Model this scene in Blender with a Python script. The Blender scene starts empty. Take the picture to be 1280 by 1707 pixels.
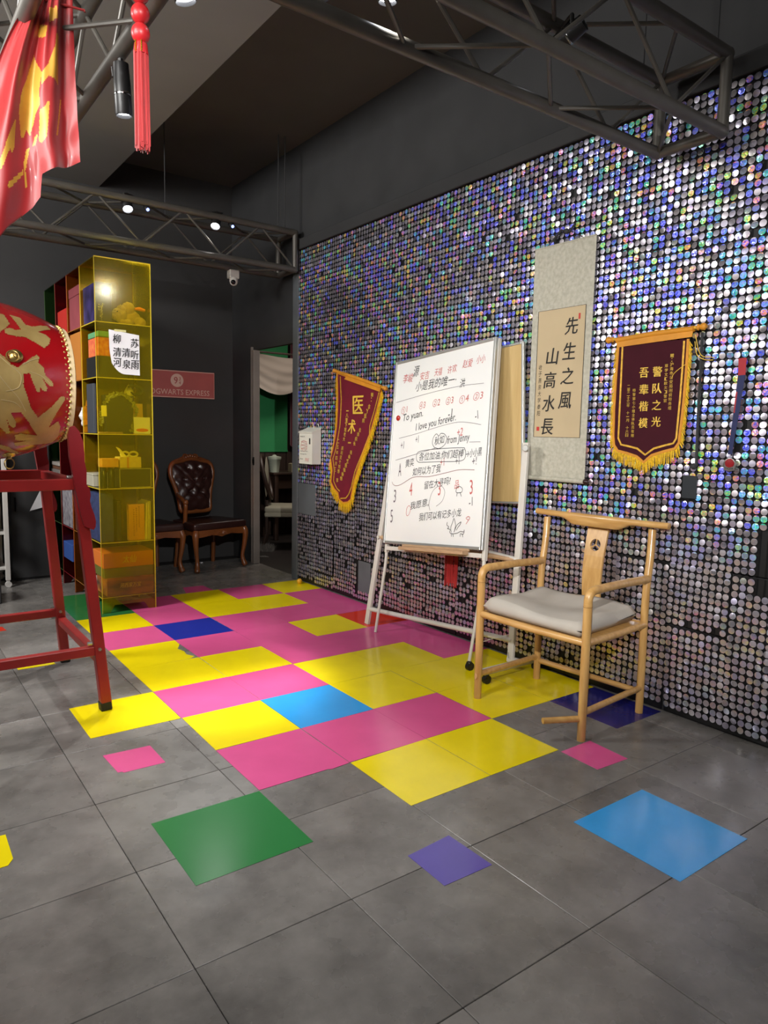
import bpy, bmesh, math, random
from mathutils import Vector, Matrix, Euler
random.seed(7)
SC = bpy.context.scene
COL = SC.collection
PI = math.pi
# ---------------------------------------------------------------- camera
cd = bpy.data.cameras.new('camera'); CAM = bpy.data.objects.new('camera', cd); COL.objects.link(CAM)
cd.sensor_fit = 'VERTICAL'; cd.sensor_height = 36.0; cd.lens = 1183.0/1707.0*36.0; cd.clip_start = 0.05
CR = Vector((0.80759, -0.58944, 0.018958)); CDN = Vector((-0.051066, -0.101918, -0.993481)); CF = Vector((0.587529, 0.801357, -0.112408))
CAM.matrix_world = Matrix(((CR.x, -CDN.x, -CF.x, -1.1197), (CR.y, -CDN.y, -CF.y, -3.07445), (CR.z, -CDN.z, -CF.z, 1.3302), (0, 0, 0, 1)))
SC.camera = CAM
# ---------------------------------------------------------------- world, exposure
wd = bpy.data.worlds.new('world'); SC.world = wd; wd.use_nodes = True
wd.node_tree.nodes['Background'].inputs[0].default_value = (0.9, 0.95, 1.0, 1)
wd.node_tree.nodes['Background'].inputs[1].default_value = 0.05
SC.view_settings.view_transform = 'Standard'; SC.view_settings.look = 'None'
SC.view_settings.exposure = 0.12; SC.view_settings.gamma = 1.0; SC.view_settings.use_curve_mapping = False
SC.cycles.transparent_max_bounces = 24
# ---------------------------------------------------------------- unseen area lights, added to fill the room, its ceiling and the annex
def area(name, loc, tgt, size, power, color=(1, .985, .955)):
    l = bpy.data.lights.new(name, 'AREA'); l.energy = power; l.size = size; l.color = color
    o = bpy.data.objects.new(name, l); COL.objects.link(o); o.location = loc
    o.rotation_euler = (Vector(tgt)-Vector(loc)).to_track_quat('-Z', 'Y').to_euler()
    return o
area('room_fill', (-1.9, -3.6, 3.3), (0.9, 1.0, 1.2), 1.6, 48)
area('room_fill', (-2.6, 1.5, 3.2), (0.5, 2.9, 1.2), 1.0, 170)
area('ceiling_fill', (-1.7, -1.0, 2.75), (-.4, 1.0, 3.7), 1.0, 45)  # no fixture here; added to lift the dark ceiling
area('annex_fill', (3.0, 3.6, 2.5), (3.0, 3.8, 0), 0.6, 16, (1, .92, .82))
# lamp powers: (position, target, watts, cone degrees)
LAMP = {
 'back_a': ((0.52, 2.38, 2.90), (0.34, 0.48, 0.0), 780, 23),
 'back_b': ((1.19, 2.38, 2.90), (0.05, 0.75, 0.0), 190, 44),
 'left_near': ((-0.337, -0.45, 2.392), (-0.20, -0.36, 0), 40, 70),
 'right_a': ((0.325, -1.07, 2.712), (0.55, -0.75, 0.0), 40, 70),
 'right_b': ((1.12, -1.07, 2.82), (0.30, 2.3, 1.3), 14, 50),
 'left_far': ((-0.302, -0.944, 2.552), (0.3, -0.9, 0), 60, 70),
 'front_a': ((-1.9, -3.6, 2.3), (1.95, -0.75, 1.35), 520, 40),
 'front_c': ((-2.7, -2.2, 2.4), (1.95, 0.95, 1.5), 170, 42),
 'front_d': ((-1.1, -4.3, 2.6), (1.35, 3.8, 1.25), 640, 24),  # unseen lamp, added to brighten the back wall and its sign
 'front_b': ((0.5, -3.9, 2.7), (0.5, -1.6, 0.0), 26, 70),
}
# ================================================================= helpers
def C(h, a=1.0):
    h = h.lstrip('#'); r = []
    for i in (0, 2, 4):
        v = int(h[i:i+2], 16)/255.0
        r.append(v/12.92 if v <= .04045 else ((v+.055)/1.055)**2.4)
    return (r[0], r[1], r[2], a)
MC = {}
def M(name, col='#808080', rough=.5, metal=0., var=.0, vscale=8., bump=0., bscale=60., coat=0., spec=.5, col2=None, sheen=0., stretch=None, trans=None):
    if name in MC: return MC[name]
    m = bpy.data.materials.new(name); m.use_nodes = True; MC[name] = m
    nt = m.node_tree; b = nt.nodes['Principled BSDF']
    c = C(col) if isinstance(col, str) else col
    b.inputs['Base Color'].default_value = c; b.inputs['Roughness'].default_value = rough; b.inputs['Metallic'].default_value = metal
    b.inputs['Coat Weight'].default_value = coat; b.inputs['Coat Roughness'].default_value = .08; b.inputs['Specular IOR Level'].default_value = spec
    b.inputs['Sheen Weight'].default_value = sheen
    tc = nt.nodes.new('ShaderNodeTexCoord'); mp = nt.nodes.new('ShaderNodeMapping'); nt.links.new(tc.outputs['Object'], mp.inputs[0])
    if stretch: mp.inputs['Scale'].default_value = stretch
    n = nt.nodes.new('ShaderNodeTexNoise'); n.inputs['Scale'].default_value = vscale; n.inputs['Detail'].default_value = 6; nt.links.new(mp.outputs[0], n.inputs[0])
    r = nt.nodes.new('ShaderNodeValToRGB'); nt.links.new(n.outputs[0], r.inputs[0])
    r.color_ramp.elements[0].position = .3; r.color_ramp.elements[1].position = .7
    c2 = C(col2) if col2 else tuple(min(1, x*(1+var)) for x in c[:3])+(1,)
    c1 = c if col2 else tuple(x*(1-var) for x in c[:3])+(1,)
    r.color_ramp.elements[0].color = c1; r.color_ramp.elements[1].color = c2
    nt.links.new(r.outputs[0], b.inputs['Base Color'])
    if bump:
        n2 = nt.nodes.new('ShaderNodeTexNoise'); n2.inputs['Scale'].default_value = bscale; n2.inputs['Detail'].default_value = 5; nt.links.new(mp.outputs[0], n2.inputs[0])
        bp = nt.nodes.new('ShaderNodeBump'); bp.inputs['Strength'].default_value = bump; bp.inputs['Distance'].default_value = .01
        nt.links.new(n2.outputs[0], bp.inputs['Height']); nt.links.new(bp.outputs[0], b.inputs['Normal'])
    return m
def emis(name, col, s):
    if name in MC: return MC[name]
    m = bpy.data.materials.new(name); m.use_nodes = True; MC[name] = m
    b = m.node_tree.nodes['Principled BSDF']; b.inputs['Base Color'].default_value = (0, 0, 0, 1)
    b.inputs['Emission Color'].default_value = C(col); b.inputs['Emission Strength'].default_value = s
    return m
def acrylic(name, tint, body, gloss=.12):
    m = bpy.data.materials.new(name); m.use_nodes = True; MC[name] = m; nt = m.node_tree
    for n in list(nt.nodes): nt.nodes.remove(n)
    out = nt.nodes.new('ShaderNodeOutputMaterial'); t = nt.nodes.new('ShaderNodeBsdfTransparent'); t.inputs[0].default_value = C(tint)
    d = nt.nodes.new('ShaderNodeBsdfDiffuse'); d.inputs[0].default_value = C(body); g = nt.nodes.new('ShaderNodeBsdfGlossy'); g.inputs['Roughness'].default_value = .12
    a = nt.nodes.new('ShaderNodeMixShader'); a.inputs[0].default_value = .10; nt.links.new(t.outputs[0], a.inputs[1]); nt.links.new(d.outputs[0], a.inputs[2])
    f = nt.nodes.new('ShaderNodeFresnel'); f.inputs[0].default_value = 1.45
    b = nt.nodes.new('ShaderNodeMixShader'); nt.links.new(f.outputs[0], b.inputs[0]); nt.links.new(a.outputs[0], b.inputs[1]); nt.links.new(g.outputs[0], b.inputs[2])
    nt.links.new(b.outputs[0], out.inputs[0])
    return m
W = {}
def thing(name, label, cat, loc=(0, 0, 0), rz=0., group=None):
    o = bpy.data.objects.new(name, None); COL.objects.link(o); o.location = loc; o.rotation_euler = (0, 0, rz); o.empty_display_size = .05
    W[o.name] = Matrix.Translation(loc) @ Matrix.Rotation(rz, 4, 'Z')
    tag(o, label, cat, group); return o
def tag(o, label=None, cat=None, group=None, kind=None):
    if label: o['label'] = label
    if cat: o['category'] = cat
    if group: o['group'] = group
    if kind: o['kind'] = kind
    return o
def mk(name, bm, mat, parent=None, smooth=False, local=False, label=None, kind=None, sharp=None):
    """link one mesh object; geometry is given in world space unless local"""
    mw = W[parent.name] if parent is not None else Matrix()
    if not local and parent is not None: bm.transform(mw.inverted())
    bmesh.ops.recalc_face_normals(bm, faces=bm.faces[:])
    me = bpy.data.meshes.new(name); bm.to_mesh(me); bm.free()
    for m in (mat if isinstance(mat, (list, tuple)) else [mat]): me.materials.append(m)
    if smooth:
        for p in me.polygons: p.use_smooth = True
        me.set_sharp_from_angle(angle=math.radians(sharp or 40))
    o = bpy.data.objects.new(name, me); COL.objects.link(o)
    if parent is not None: o.parent = parent
    W[o.name] = mw
    if label: o['label'] = label
    if kind: o['kind'] = kind
    return o
def one(name, bm, mat, label, cat, group=None, loc=None, smooth=False, kind=None):
    """a thing that is a single mesh; origin moved to loc"""
    if loc is not None: bm.transform(Matrix.Translation(-Vector(loc)))
    o = mk(name, bm, mat, None, smooth)
    if loc is not None: o.location = loc; W[o.name] = Matrix.Translation(loc)
    tag(o, label, cat, group, kind); return o
def struct(name, bm, mat, parent=None, smooth=False):
    o = mk(name, bm, mat, parent, smooth)
    if parent is None: o['kind'] = 'structure'
    return o
def copytree(o, parent=None, loc=None, rz=None):
    c = o.copy(); COL.objects.link(c); W[c.name] = W[o.name]
    if parent is not None: c.parent = parent
    if loc is not None: c.location = loc
    if rz is not None: c.rotation_euler.z = rz
    for ch in [x for x in bpy.data.objects if x.parent == o]: copytree(ch, c)
    return c
def BM(): return bmesh.new()
def box(bm, c, s, bev=0., rot=None, mat=0, seg=1):
    r = bmesh.ops.create_cube(bm, size=1.0); vs = r['verts']
    m = Matrix.Translation(c) @ (rot.to_4x4() if rot is not None else Matrix()) @ Matrix.Diagonal((s[0], s[1], s[2], 1))
    bmesh.ops.transform(bm, matrix=m, verts=vs)
    fs = list({f for v in vs for f in v.link_faces})
    for f in fs: f.material_index = mat
    if bev:
        es = list({e for v in vs for e in v.link_edges})
        bmesh.ops.bevel(bm, geom=es, offset=bev, segments=seg, affect='EDGES', profile=.5, material=-1)
    return vs
def box2(bm, a, b, bev=0., mat=0):
    return box(bm, [(a[i]+b[i])/2 for i in range(3)], [abs(b[i]-a[i]) for i in range(3)], bev, None, mat)
def frame_to(d):
    d = Vector(d).normalized(); up = Vector((0, 0, 1)) if abs(d.z) < .95 else Vector((1, 0, 0))
    x = up.cross(d).normalized(); y = d.cross(x); return x, y
def ringverts(bm, c, x, y, r, seg, r2=None):
    r2 = r if r2 is None else r2
    return [bm.verts.new(Vector(c)+x*(r*math.cos(2*PI*i/seg))+y*(r2*math.sin(2*PI*i/seg))) for i in range(seg)]
def bridge(bm, a, b, mat=0):
    n = len(a)
    for i in range(n):
        f = bm.faces.new((a[i], a[(i+1) % n], b[(i+1) % n], b[i])); f.material_index = mat
def cyl(bm, p0, p1, r0, r1=None, seg=12, mat=0, caps=True):
    r1 = r0 if r1 is None else r1; p0 = Vector(p0); p1 = Vector(p1); x, y = frame_to(p1-p0)
    a = ringverts(bm, p0, x, y, r0, seg); b = ringverts(bm, p1, x, y, r1, seg); bridge(bm, a, b, mat)
    if caps: bm.faces.new(a[::-1]).material_index = mat; bm.faces.new(b).material_index = mat
def tube(bm, pts, r, seg=10, mat=0, caps=True, squash=1.):
    pts = [Vector(p) for p in pts]; rs = r if isinstance(r, (list, tuple)) else [r]*len(pts)
    prev = None; first = None; x = None
    for i, p in enumerate(pts):
        d = (pts[min(i+1, len(pts)-1)]-pts[max(i-1, 0)]).normalized()
        if x is None: x, y = frame_to(d)
        else:
            x = (x-d*x.dot(d)).normalized(); y = d.cross(x)
        ring = ringverts(bm, p, x, y, rs[i], seg, rs[i]*squash)
        if prev: bridge(bm, prev, ring, mat)
        else: first = ring
        prev = ring
    if caps: bm.faces.new(first[::-1]).material_index = mat; bm.faces.new(prev).material_index = mat
def loop_tube(bm, pts, r, seg=8, mat=0):
    pts = [Vector(p) for p in pts]; n = len(pts); rings = []; x = None
    nrm = (pts[n//3]-pts[0]).cross(pts[2*n//3]-pts[0]).normalized()
    for i, p in enumerate(pts):
        d = (pts[(i+1) % n]-pts[i-1]).normalized(); x = nrm.cross(d).normalized()
        rings.append(ringverts(bm, p, x, nrm, r, seg))
    for i in range(n): bridge(bm, rings[i], rings[(i+1) % n], mat)
def bez(pts, n=8):
    """catmull-rom through pts"""
    P = [Vector(p) for p in pts]; out = []
    for i in range(len(P)-1):
        a = P[max(i-1, 0)]; b = P[i]; c = P[i+1]; d = P[min(i+2, len(P)-1)]
        for k in range(n):
            t = k/n; out.append(.5*((2*b)+(c-a)*t+(2*a-5*b+4*c-d)*t*t+(3*b-a-3*c+d)*t**3))
    out.append(P[-1]); return out
def lathe(bm, prof, c=(0, 0, 0), ax='Z', seg=24, mat=0, caps=True):
    """prof: (radius, height) pairs along axis ax through c"""
    A = {'X': Vector((1, 0, 0)), 'Y': Vector((0, 1, 0)), 'Z': Vector((0, 0, 1))}[ax] if isinstance(ax, str) else Vector(ax).normalized()
    x, y = frame_to(A); prev = None; first = None
    for r, h in prof:
        ring = ringverts(bm, Vector(c)+A*h, x, y, max(r, 1e-4), seg)
        if prev: bridge(bm, prev, ring, mat)
        else: first = ring
        prev = ring
    if caps: bm.faces.new(first[::-1]).material_index = mat; bm.faces.new(prev).material_index = mat
def ball(bm, c, r, u=14, v=10, mat=0, sc=(1, 1, 1)):
    q = bmesh.ops.create_uvsphere(bm, u_segments=u, v_segments=v, radius=r)['verts']
    bmesh.ops.transform(bm, matrix=Matrix.Translation(c) @ Matrix.Diagonal((*sc, 1)), verts=q)
    for f in {f for p in q for f in p.link_faces}: f.material_index = mat
def prism(bm, poly, O, X, Y, h, mat=0):
    """polygon (2D list) in plane O+X*a+Y*b, extruded by h along X x Y"""
    X = Vector(X).normalized(); Y = Vector(Y).normalized(); N = X.cross(Y)
    a = [bm.verts.new(Vector(O)+X*p[0]+Y*p[1]) for p in poly]; b = [bm.verts.new(v.co+N*h) for v in a]
    bm.faces.new(a[::-1]).material_index = mat; f = bm.faces.new(b); f.material_index = mat; bridge(bm, a, b, mat)
def strip(bm, pts, w, O, X, Y, h, mat=0, closed=False):
    """ribbon of width w along 2D points"""
    X = Vector(X).normalized(); Y = Vector(Y).normalized(); N = X.cross(Y); L = []; R = []
    P = [Vector((p[0], p[1])) for p in pts]; n = len(P)
    for i, p in enumerate(P):
        d = (P[(i+1) % n if closed else min(i+1, n-1)]-P[i-1 if (closed or i > 0) else 0]).normalized(); s = Vector((-d.y, d.x))*(w/2)
        for lst, q in ((L, p+s), (R, p-s)): lst.append(bm.verts.new(Vector(O)+X*q.x+Y*q.y+N*h))
    for i in range(n if closed else n-1):
        j = (i+1) % n; bm.faces.new((R[i], R[j], L[j], L[i])).material_index = mat
GL = {}
def glyphs(s, bold=0., shear=0.):
    k = (s, bold, shear)
    if k not in GL:
        cu = bpy.data.curves.new('lettering', 'FONT'); cu.body = s; cu.size = 1; cu.offset = bold; cu.shear = shear; cu.resolution_u = 2
        o = bpy.data.objects.new('lettering', cu); COL.objects.link(o)
        me = bpy.data.meshes.new_from_object(o.evaluated_get(bpy.context.evaluated_depsgraph_get()))
        xs = [v.co.x for v in me.vertices] or [0, 1]; ys = [v.co.y for v in me.vertices] or [0, 1]
        GL[k] = ([v.co[:2] for v in me.vertices], [tuple(p.vertices) for p in me.polygons], min(xs), max(xs), min(ys), max(ys))
        bpy.data.meshes.remove(me); bpy.data.objects.remove(o); bpy.data.curves.remove(cu)
    return GL[k]
def text(bm, s, p0, X, Y, w=None, h=None, off=.001, bold=0., shear=0., mat=0, center=False):
    if bold > 0:   # heavier strokes: the glyph laid down three times, a hair apart
        k = bold*(h or w or .05)*.8
        for a, b, c in ((0, 0, 0), (k, k*.35, .00008), (-k, -k*.35, .00016)): text(bm, s, Vector(p0)+Vector(X)*a+Vector(Y)*b, X, Y, w, h, off+c, 0., shear, mat, center)
        return
    """flat lettering: lower-left corner p0, fitted to width w and height h"""
    vs, fs, x0, x1, y0, y1 = glyphs(s, bold, shear); X = Vector(X).normalized(); Y = Vector(Y).normalized(); N = X.cross(Y)
    sx = (w/(x1-x0)) if w else None; sy = (h/(y1-y0)) if h else None
    sx = sx or sy; sy = sy or sx
    dx, dy = ((x0+x1)/2, (y0+y1)/2) if center else (x0, y0)
    nv = [bm.verts.new(Vector(p0)+X*((a-dx)*sx)+Y*((b-dy)*sy)+N*off) for a, b in vs]
    for f in fs:
        try: bm.faces.new([nv[i] for i in f]).material_index = mat
        except ValueError: pass
def column(bm, s, top, bot, size, X, Y, N0, off=.001, bold=.02, mat=0, w=None):
    """characters stacked from top to bottom (centres given as 2D in X,Y about N0)"""
    n = len(s)
    for i, ch in enumerate(s):
        if ch in ' ': continue
        t = i/(n-1) if n > 1 else 0
        a = top[0]+(bot[0]-top[0])*t; b = top[1]+(bot[1]-top[1])*t
        p = Vector(N0)+Vector(X)*a+Vector(Y)*b
        hh = size*(.25 if ch in '一-' else .9)
        text(bm, ch, p, X, Y, (w or size)*(.25 if ch in ':丶' else .9), hh, off, bold, 0., mat, True)
WX = (0, -1, 0); WZ = (0, 0, 1)     # axes for print on the right wall (faces -x)
# ================================================================= materials of the setting
m_black = M('black_paint', '#2f2f30', .75, var=.15, vscale=3, bump=.05)
m_ceil = M('ceiling_paint', '#787570', .8, var=.06, vscale=2)
m_ceil_dark = M('dark_ceiling_paint', '#565450', .8, var=.1, vscale=2)
m_jamb = M('jamb_paint', '#565a5d', .6, var=.12, vscale=6)
m_jamb2 = M('door_casing', '#7a716a', .6, var=.1, vscale=6)
m_slab = M('seam_dark', '#141312', .9)
m_truss = M('truss_paint', '#5a5650', .42, var=.15, vscale=9, metal=.25)
XW = 1.957   # face of the sequin cladding
# room shell
bm = BM(); box2(bm, (-4.4, -5.6, -.08), (4.6, 5.2, -.006)); floor = struct('floor', bm, m_slab)
bm = BM(); box2(bm, (-4.4, -5.6, 3.72), (2.2, 4.0, 3.82)); struct('ceiling', bm, m_ceil_dark)
bm = BM(); box2(bm, (-4.35, -5.55, 3.46), (.70, 3.82, 3.715)); struct('ceiling_soffit', bm, m_ceil)
bm = BM(); box2(bm, (-4.4, 3.82, 0), (2.12, 3.95, 3.72)); struct('wall_back', bm, M('back_wall_paint', '#302f2f', .8, var=.1, vscale=3))
bm = BM(); box2(bm, (-4.5, -5.6, 0), (-4.4, 3.95, 3.72)); struct('wall_left', bm, m_black)
bm = BM(); box2(bm, (-4.4, -5.7, 0), (2.12, -5.6, 3.72)); struct('wall_front', bm, m_black)
bm = BM(); box2(bm, (1.978, -5.6, 0), (2.02, 2.46, 3.72)); box2(bm, (1.978, 2.46, 2.09), (2.02, 3.33, 3.72)); box2(bm, (1.978, 3.33, 0), (2.02, 3.82, 3.72))
wall_right = struct('wall_right', bm, m_black)
bm = BM(); box2(bm, (1.945, 2.405, 0), (1.978, 2.50, 2.95), .003); box2(bm, (1.978, 2.44, 0), (2.025, 2.475, 2.09), .003); struct('trim_1', bm, m_jamb)
bm = BM(); box2(bm, (1.955, 3.29, 0), (2.022, 3.335, 2.09), .004); box2(bm, (1.955, 3.335, 0), (1.978, 3.36, 2.12), .003); struct('trim_2', bm, m_jamb2)
bm = BM(); box2(bm, (1.95, 3.285, .98), (1.96, 3.305, 1.06), .002); box2(bm, (1.944, 3.291, 1.0), (1.951, 3.299, 1.04), .001)
mk('strike_plate', bm, M('dark_metal', '#1c1b1a', .35, metal=.8), bpy.data.objects['trim_2'])
bm = BM(); box2(bm, (1.93, -5.5, 2.845), (1.978, 2.405, 2.93), .004); struct('trim_3', bm, m_black)
# ---- the dim room beyond the doorway
m_ann = M('annex_panelling', '#3a2a22', .6, var=.2, vscale=5, stretch=(6, 6, .4))
m_green = M('green_screen_paint', '#2c8a50', .7, var=.06, vscale=4)
m_annfloor = M('annex_floor', '#2b2422', .45, var=.2, vscale=4)
bm = BM(); box2(bm, (2.02, 5.0, 0), (4.5, 5.1, 2.7)); wb_ = struct('wall_annex_back', bm, m_ann)
bm = BM(); box2(bm, (4.4, 2.0, 0), (4.5, 5.0, 2.7)); struct('wall_annex_side', bm, m_ann)
bm = BM(); box2(bm, (2.02, 1.9, 0), (4.5, 2.0, 2.7)); struct('wall_annex_front', bm, m_ann)
bm = BM(); box2(bm, (2.02, 1.9, 2.62), (4.5, 5.1, 2.7)); struct('ceiling_annex', bm, M('annex_ceiling', '#8f9b86', .8))
bm = BM(); box2(bm, (2.022, 2.0, -.006), (4.4, 5.0, .0)); mk('annex_flooring', bm, m_annfloor, floor)
bm = BM(); box2(bm, (2.70, 4.975, 1.07), (3.24, 5.0, 2.5), .003); box2(bm, (2.70, 4.965, 1.05), (3.24, 4.998, 1.075), .003)
mk('green_panel', bm, m_green, wb_)
for i in range(16):
    bm = BM(); box2(bm, (2.03+i*.15, 4.982, .0), (2.03+i*.15+.143, 4.999, 1.05), .004); mk('wainscot_plank', bm, m_ann, wb_)
# ---------------------------------------------------------------- floor tiles
def tilemat():
    m = bpy.data.materials.new('grey_vinyl_tile'); m.use_nodes = True; nt = m.node_tree; b = nt.nodes['Principled BSDF']
    g = nt.nodes.new('ShaderNodeNewGeometry'); oi = nt.nodes.new('ShaderNodeObjectInfo')
    off = nt.nodes.new('ShaderNodeVectorMath'); off.operation = 'MULTIPLY_ADD'; off.inputs[1].default_value = (1, 1, 1); nt.links.new(g.outputs['Position'], off.inputs[0])
    cx = nt.nodes.new('ShaderNodeCombineXYZ'); nt.links.new(oi.outputs['Random'], cx.inputs[2]); nt.links.new(cx.outputs[0], off.inputs[2])
    n = nt.nodes.new('ShaderNodeTexNoise'); n.inputs['Scale'].default_value = 4.5; n.inputs['Detail'].default_value = 9; n.inputs['Roughness'].default_value = .68; nt.links.new(off.outputs[0], n.inputs[0])
    r = nt.nodes.new('ShaderNodeValToRGB'); r.color_ramp.elements[0].position = .32; r.color_ramp.elements[1].position = .7
    r.color_ramp.elements[0].color = C('#625f5c'); r.color_ramp.elements[1].color = C('#8a8682'); nt.links.new(n.outputs[0], r.inputs[0])
    hv = nt.nodes.new('ShaderNodeHueSaturation'); mr = nt.nodes.new('ShaderNodeMapRange'); mr.inputs[3].default_value = .93; mr.inputs[4].default_value = 1.06
    nt.links.new(oi.outputs['Random'], mr.inputs[0]); nt.links.new(mr.outputs[0], hv.inputs['Value']); nt.links.new(r.outputs[0], hv.inputs['Color']); nt.links.new(hv.outputs[0], b.inputs['Base Color'])
    n2 = nt.nodes.new('ShaderNodeTexNoise'); n2.inputs['Scale'].default_value = 9; n2.inputs['Detail'].default_value = 7; nt.links.new(g.outputs['Position'], n2.inputs[0])
    m2 = nt.nodes.new('ShaderNodeMapRange'); m2.inputs[3].default_value = .15; m2.inputs[4].default_value = .42; nt.links.new(n2.outputs[0], m2.inputs[0]); nt.links.new(m2.outputs[0], b.inputs['Roughness'])
    bp = nt.nodes.new('ShaderNodeBump'); bp.inputs['Strength'].default_value = .08; bp.inputs['Distance'].default_value = .004; nt.links.new(n2.outputs[0], bp.inputs['Height']); nt.links.new(bp.outputs[0], b.inputs['Normal'])
    return m
m_tile = tilemat()
TX, TY = .4645, .470
bm = BM(); box(bm, (0, 0, -.003), (TX-.0022, TY-.0022, .006), .0012); tile0 = mk('floor_tile', bm, m_tile, floor, local=True); first = True
for i in range(-8, 6):
    for j in range(-8, 12):
        x = -.522+TX*(i+.5); y = -1.505+TY*(j+.5)
        if x+TX/2 > 2.6 or y+TY/2 > 3.95: continue
        o = tile0 if first else tile0.copy()
        if not first: COL.objects.link(o)
        first = False; o.location = (x, y, random.uniform(-.0006, 0)); o.rotation_euler = (random.uniform(-.0012, .0012), random.uniform(-.0012, .0012), 0)
# ---------------------------------------------------------------- coloured vinyl squares stuck on the floor
def vmat(n, c):
    return M('vinyl_'+n, c, .19, var=.05, vscale=5, bump=.03, bscale=20, coat=.06, spec=.4)
VM = {'y': ('yellow', vmat('yellow', '#f2dc0c')), 'p': ('pink', vmat('pink', '#dc5892')), 'b': ('dark blue', vmat('dark_blue', '#20309c')), 'c': ('sky blue', vmat('sky_blue', '#2f9ee8')),
      'r': ('red', vmat('red', '#e0361e')), 'g': ('green', vmat('green', '#317c42')), 'n': ('navy', vmat('navy', '#23236e')), 'v': ('violet', vmat('violet', '#5c4fa8'))}
rows = {-7: {0: 'g'}, -6: {0: 'g', 1: 'p', 2: 'y', 3: 'p', 4: 'y'}, -5: {0: 'y', 1: 'p', 2: 'y', 3: 'y', 4: 'p'}, -4: {0: 'p', 1: 'b', 2: 'p', 3: 'p', 4: 'p'},
        -3: {0: 'y', 1: 'p', 2: 'p', 3: 'y', 4: 'r'}, -2: {0: 'y', 1: 'y', 2: 'p', 3: 'p', 4: 'p'}, -1: {-1: 'y', 0: 'p', 1: 'p', 2: 'y', 3: 'y', 4: 'p'},
        0: {0: 'y', 1: 'c', 2: 'y', 3: 'y', 4: 'y'}, 1: {0: 'p', 1: 'p', 2: 'p', 3: 'y', 4: 'y'}, 2: {-1: 'g', 1: 'y', 2: 'y', 4: 'n'}, 4: {2: 'c'}}
def square(k, poly):
    bm = BM(); z = random.uniform(.0006, .0011)
    prism(bm, poly, (0, 0, 0), (1, 0, 0), (0, 1, 0), z)
    return mk('vinyl_square', bm, VM[k][1], floor, label=VM[k][0]+' vinyl square')
for v, r in rows.items():
    for u, k in r.items():
        j = lambda: random.uniform(-.0025, .0025)
        x0, x1, y0, y1 = u*.4+.001, u*.4+.399, -(v+1)*.4+.001, -v*.4-.001
        if x1 > 1.95: x1 = 1.955
        P = [(x0+j(), y0+j()), (x1+j(), y0+j()), (x1+j(), y1+j()), (x0+j(), y1+j())]
        if (u, v) == (0, -3):       # torn corner of the yellow square
            P = [P[0], (x1-.035, y0+.004), (x1-.02, y0+.06), (x1-.05, y0+.11), (x1-.055, y0+.17), (x1-.015, y0+.21), (x1-.012, y0+.3), P[2], P[3]]
            P = [(x0, y0), (x1-.05, y0+.003), (x1-.012, y0+.03), (x1-.04, y0+.09), (x1-.03, y0+.15), (x1-.045, y0+.22), (x1-.004, y0+.3), (x1, y1), (x0, y1)]
        if (u, v) == (0, 1): P = [P[0], (x1-.1, y0), (x1-.09, y0-.008), P[1], P[2], P[3]]
        square(k, P)
square('p', [(.98, 2.62), (1.15, 2.61), (1.16, 2.40), (.93, 2.41)][::-1])
for k, P in (('p', [(-.399, -.191), (-.211, -.203), (-.209, -.388), (-.37, -.383), (-.374, -.372), (-.389, -.37)]), ('p', [(1.196, -1.214), (1.387, -1.214), (1.376, -1.414), (1.191, -1.404)]),
             ('v', [(.203, -1.433), (.386, -1.42), (.39, -1.618), (.2, -1.612)]), ('y', [(-1.0, -.59), (-.81, -.597), (-.812, -.755), (-.83, -.785), (-1.0, -.79)]),
             ('y', [(-.502, 1.263), (-.321, 1.235), (-.311, 1.115), (-.501, 1.118)]), ('r', [(-.64, 2.12), (-.44, 2.10), (-.43, 1.99), (-.64, 2.0)])):
    square(k, P[::-1])
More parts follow.
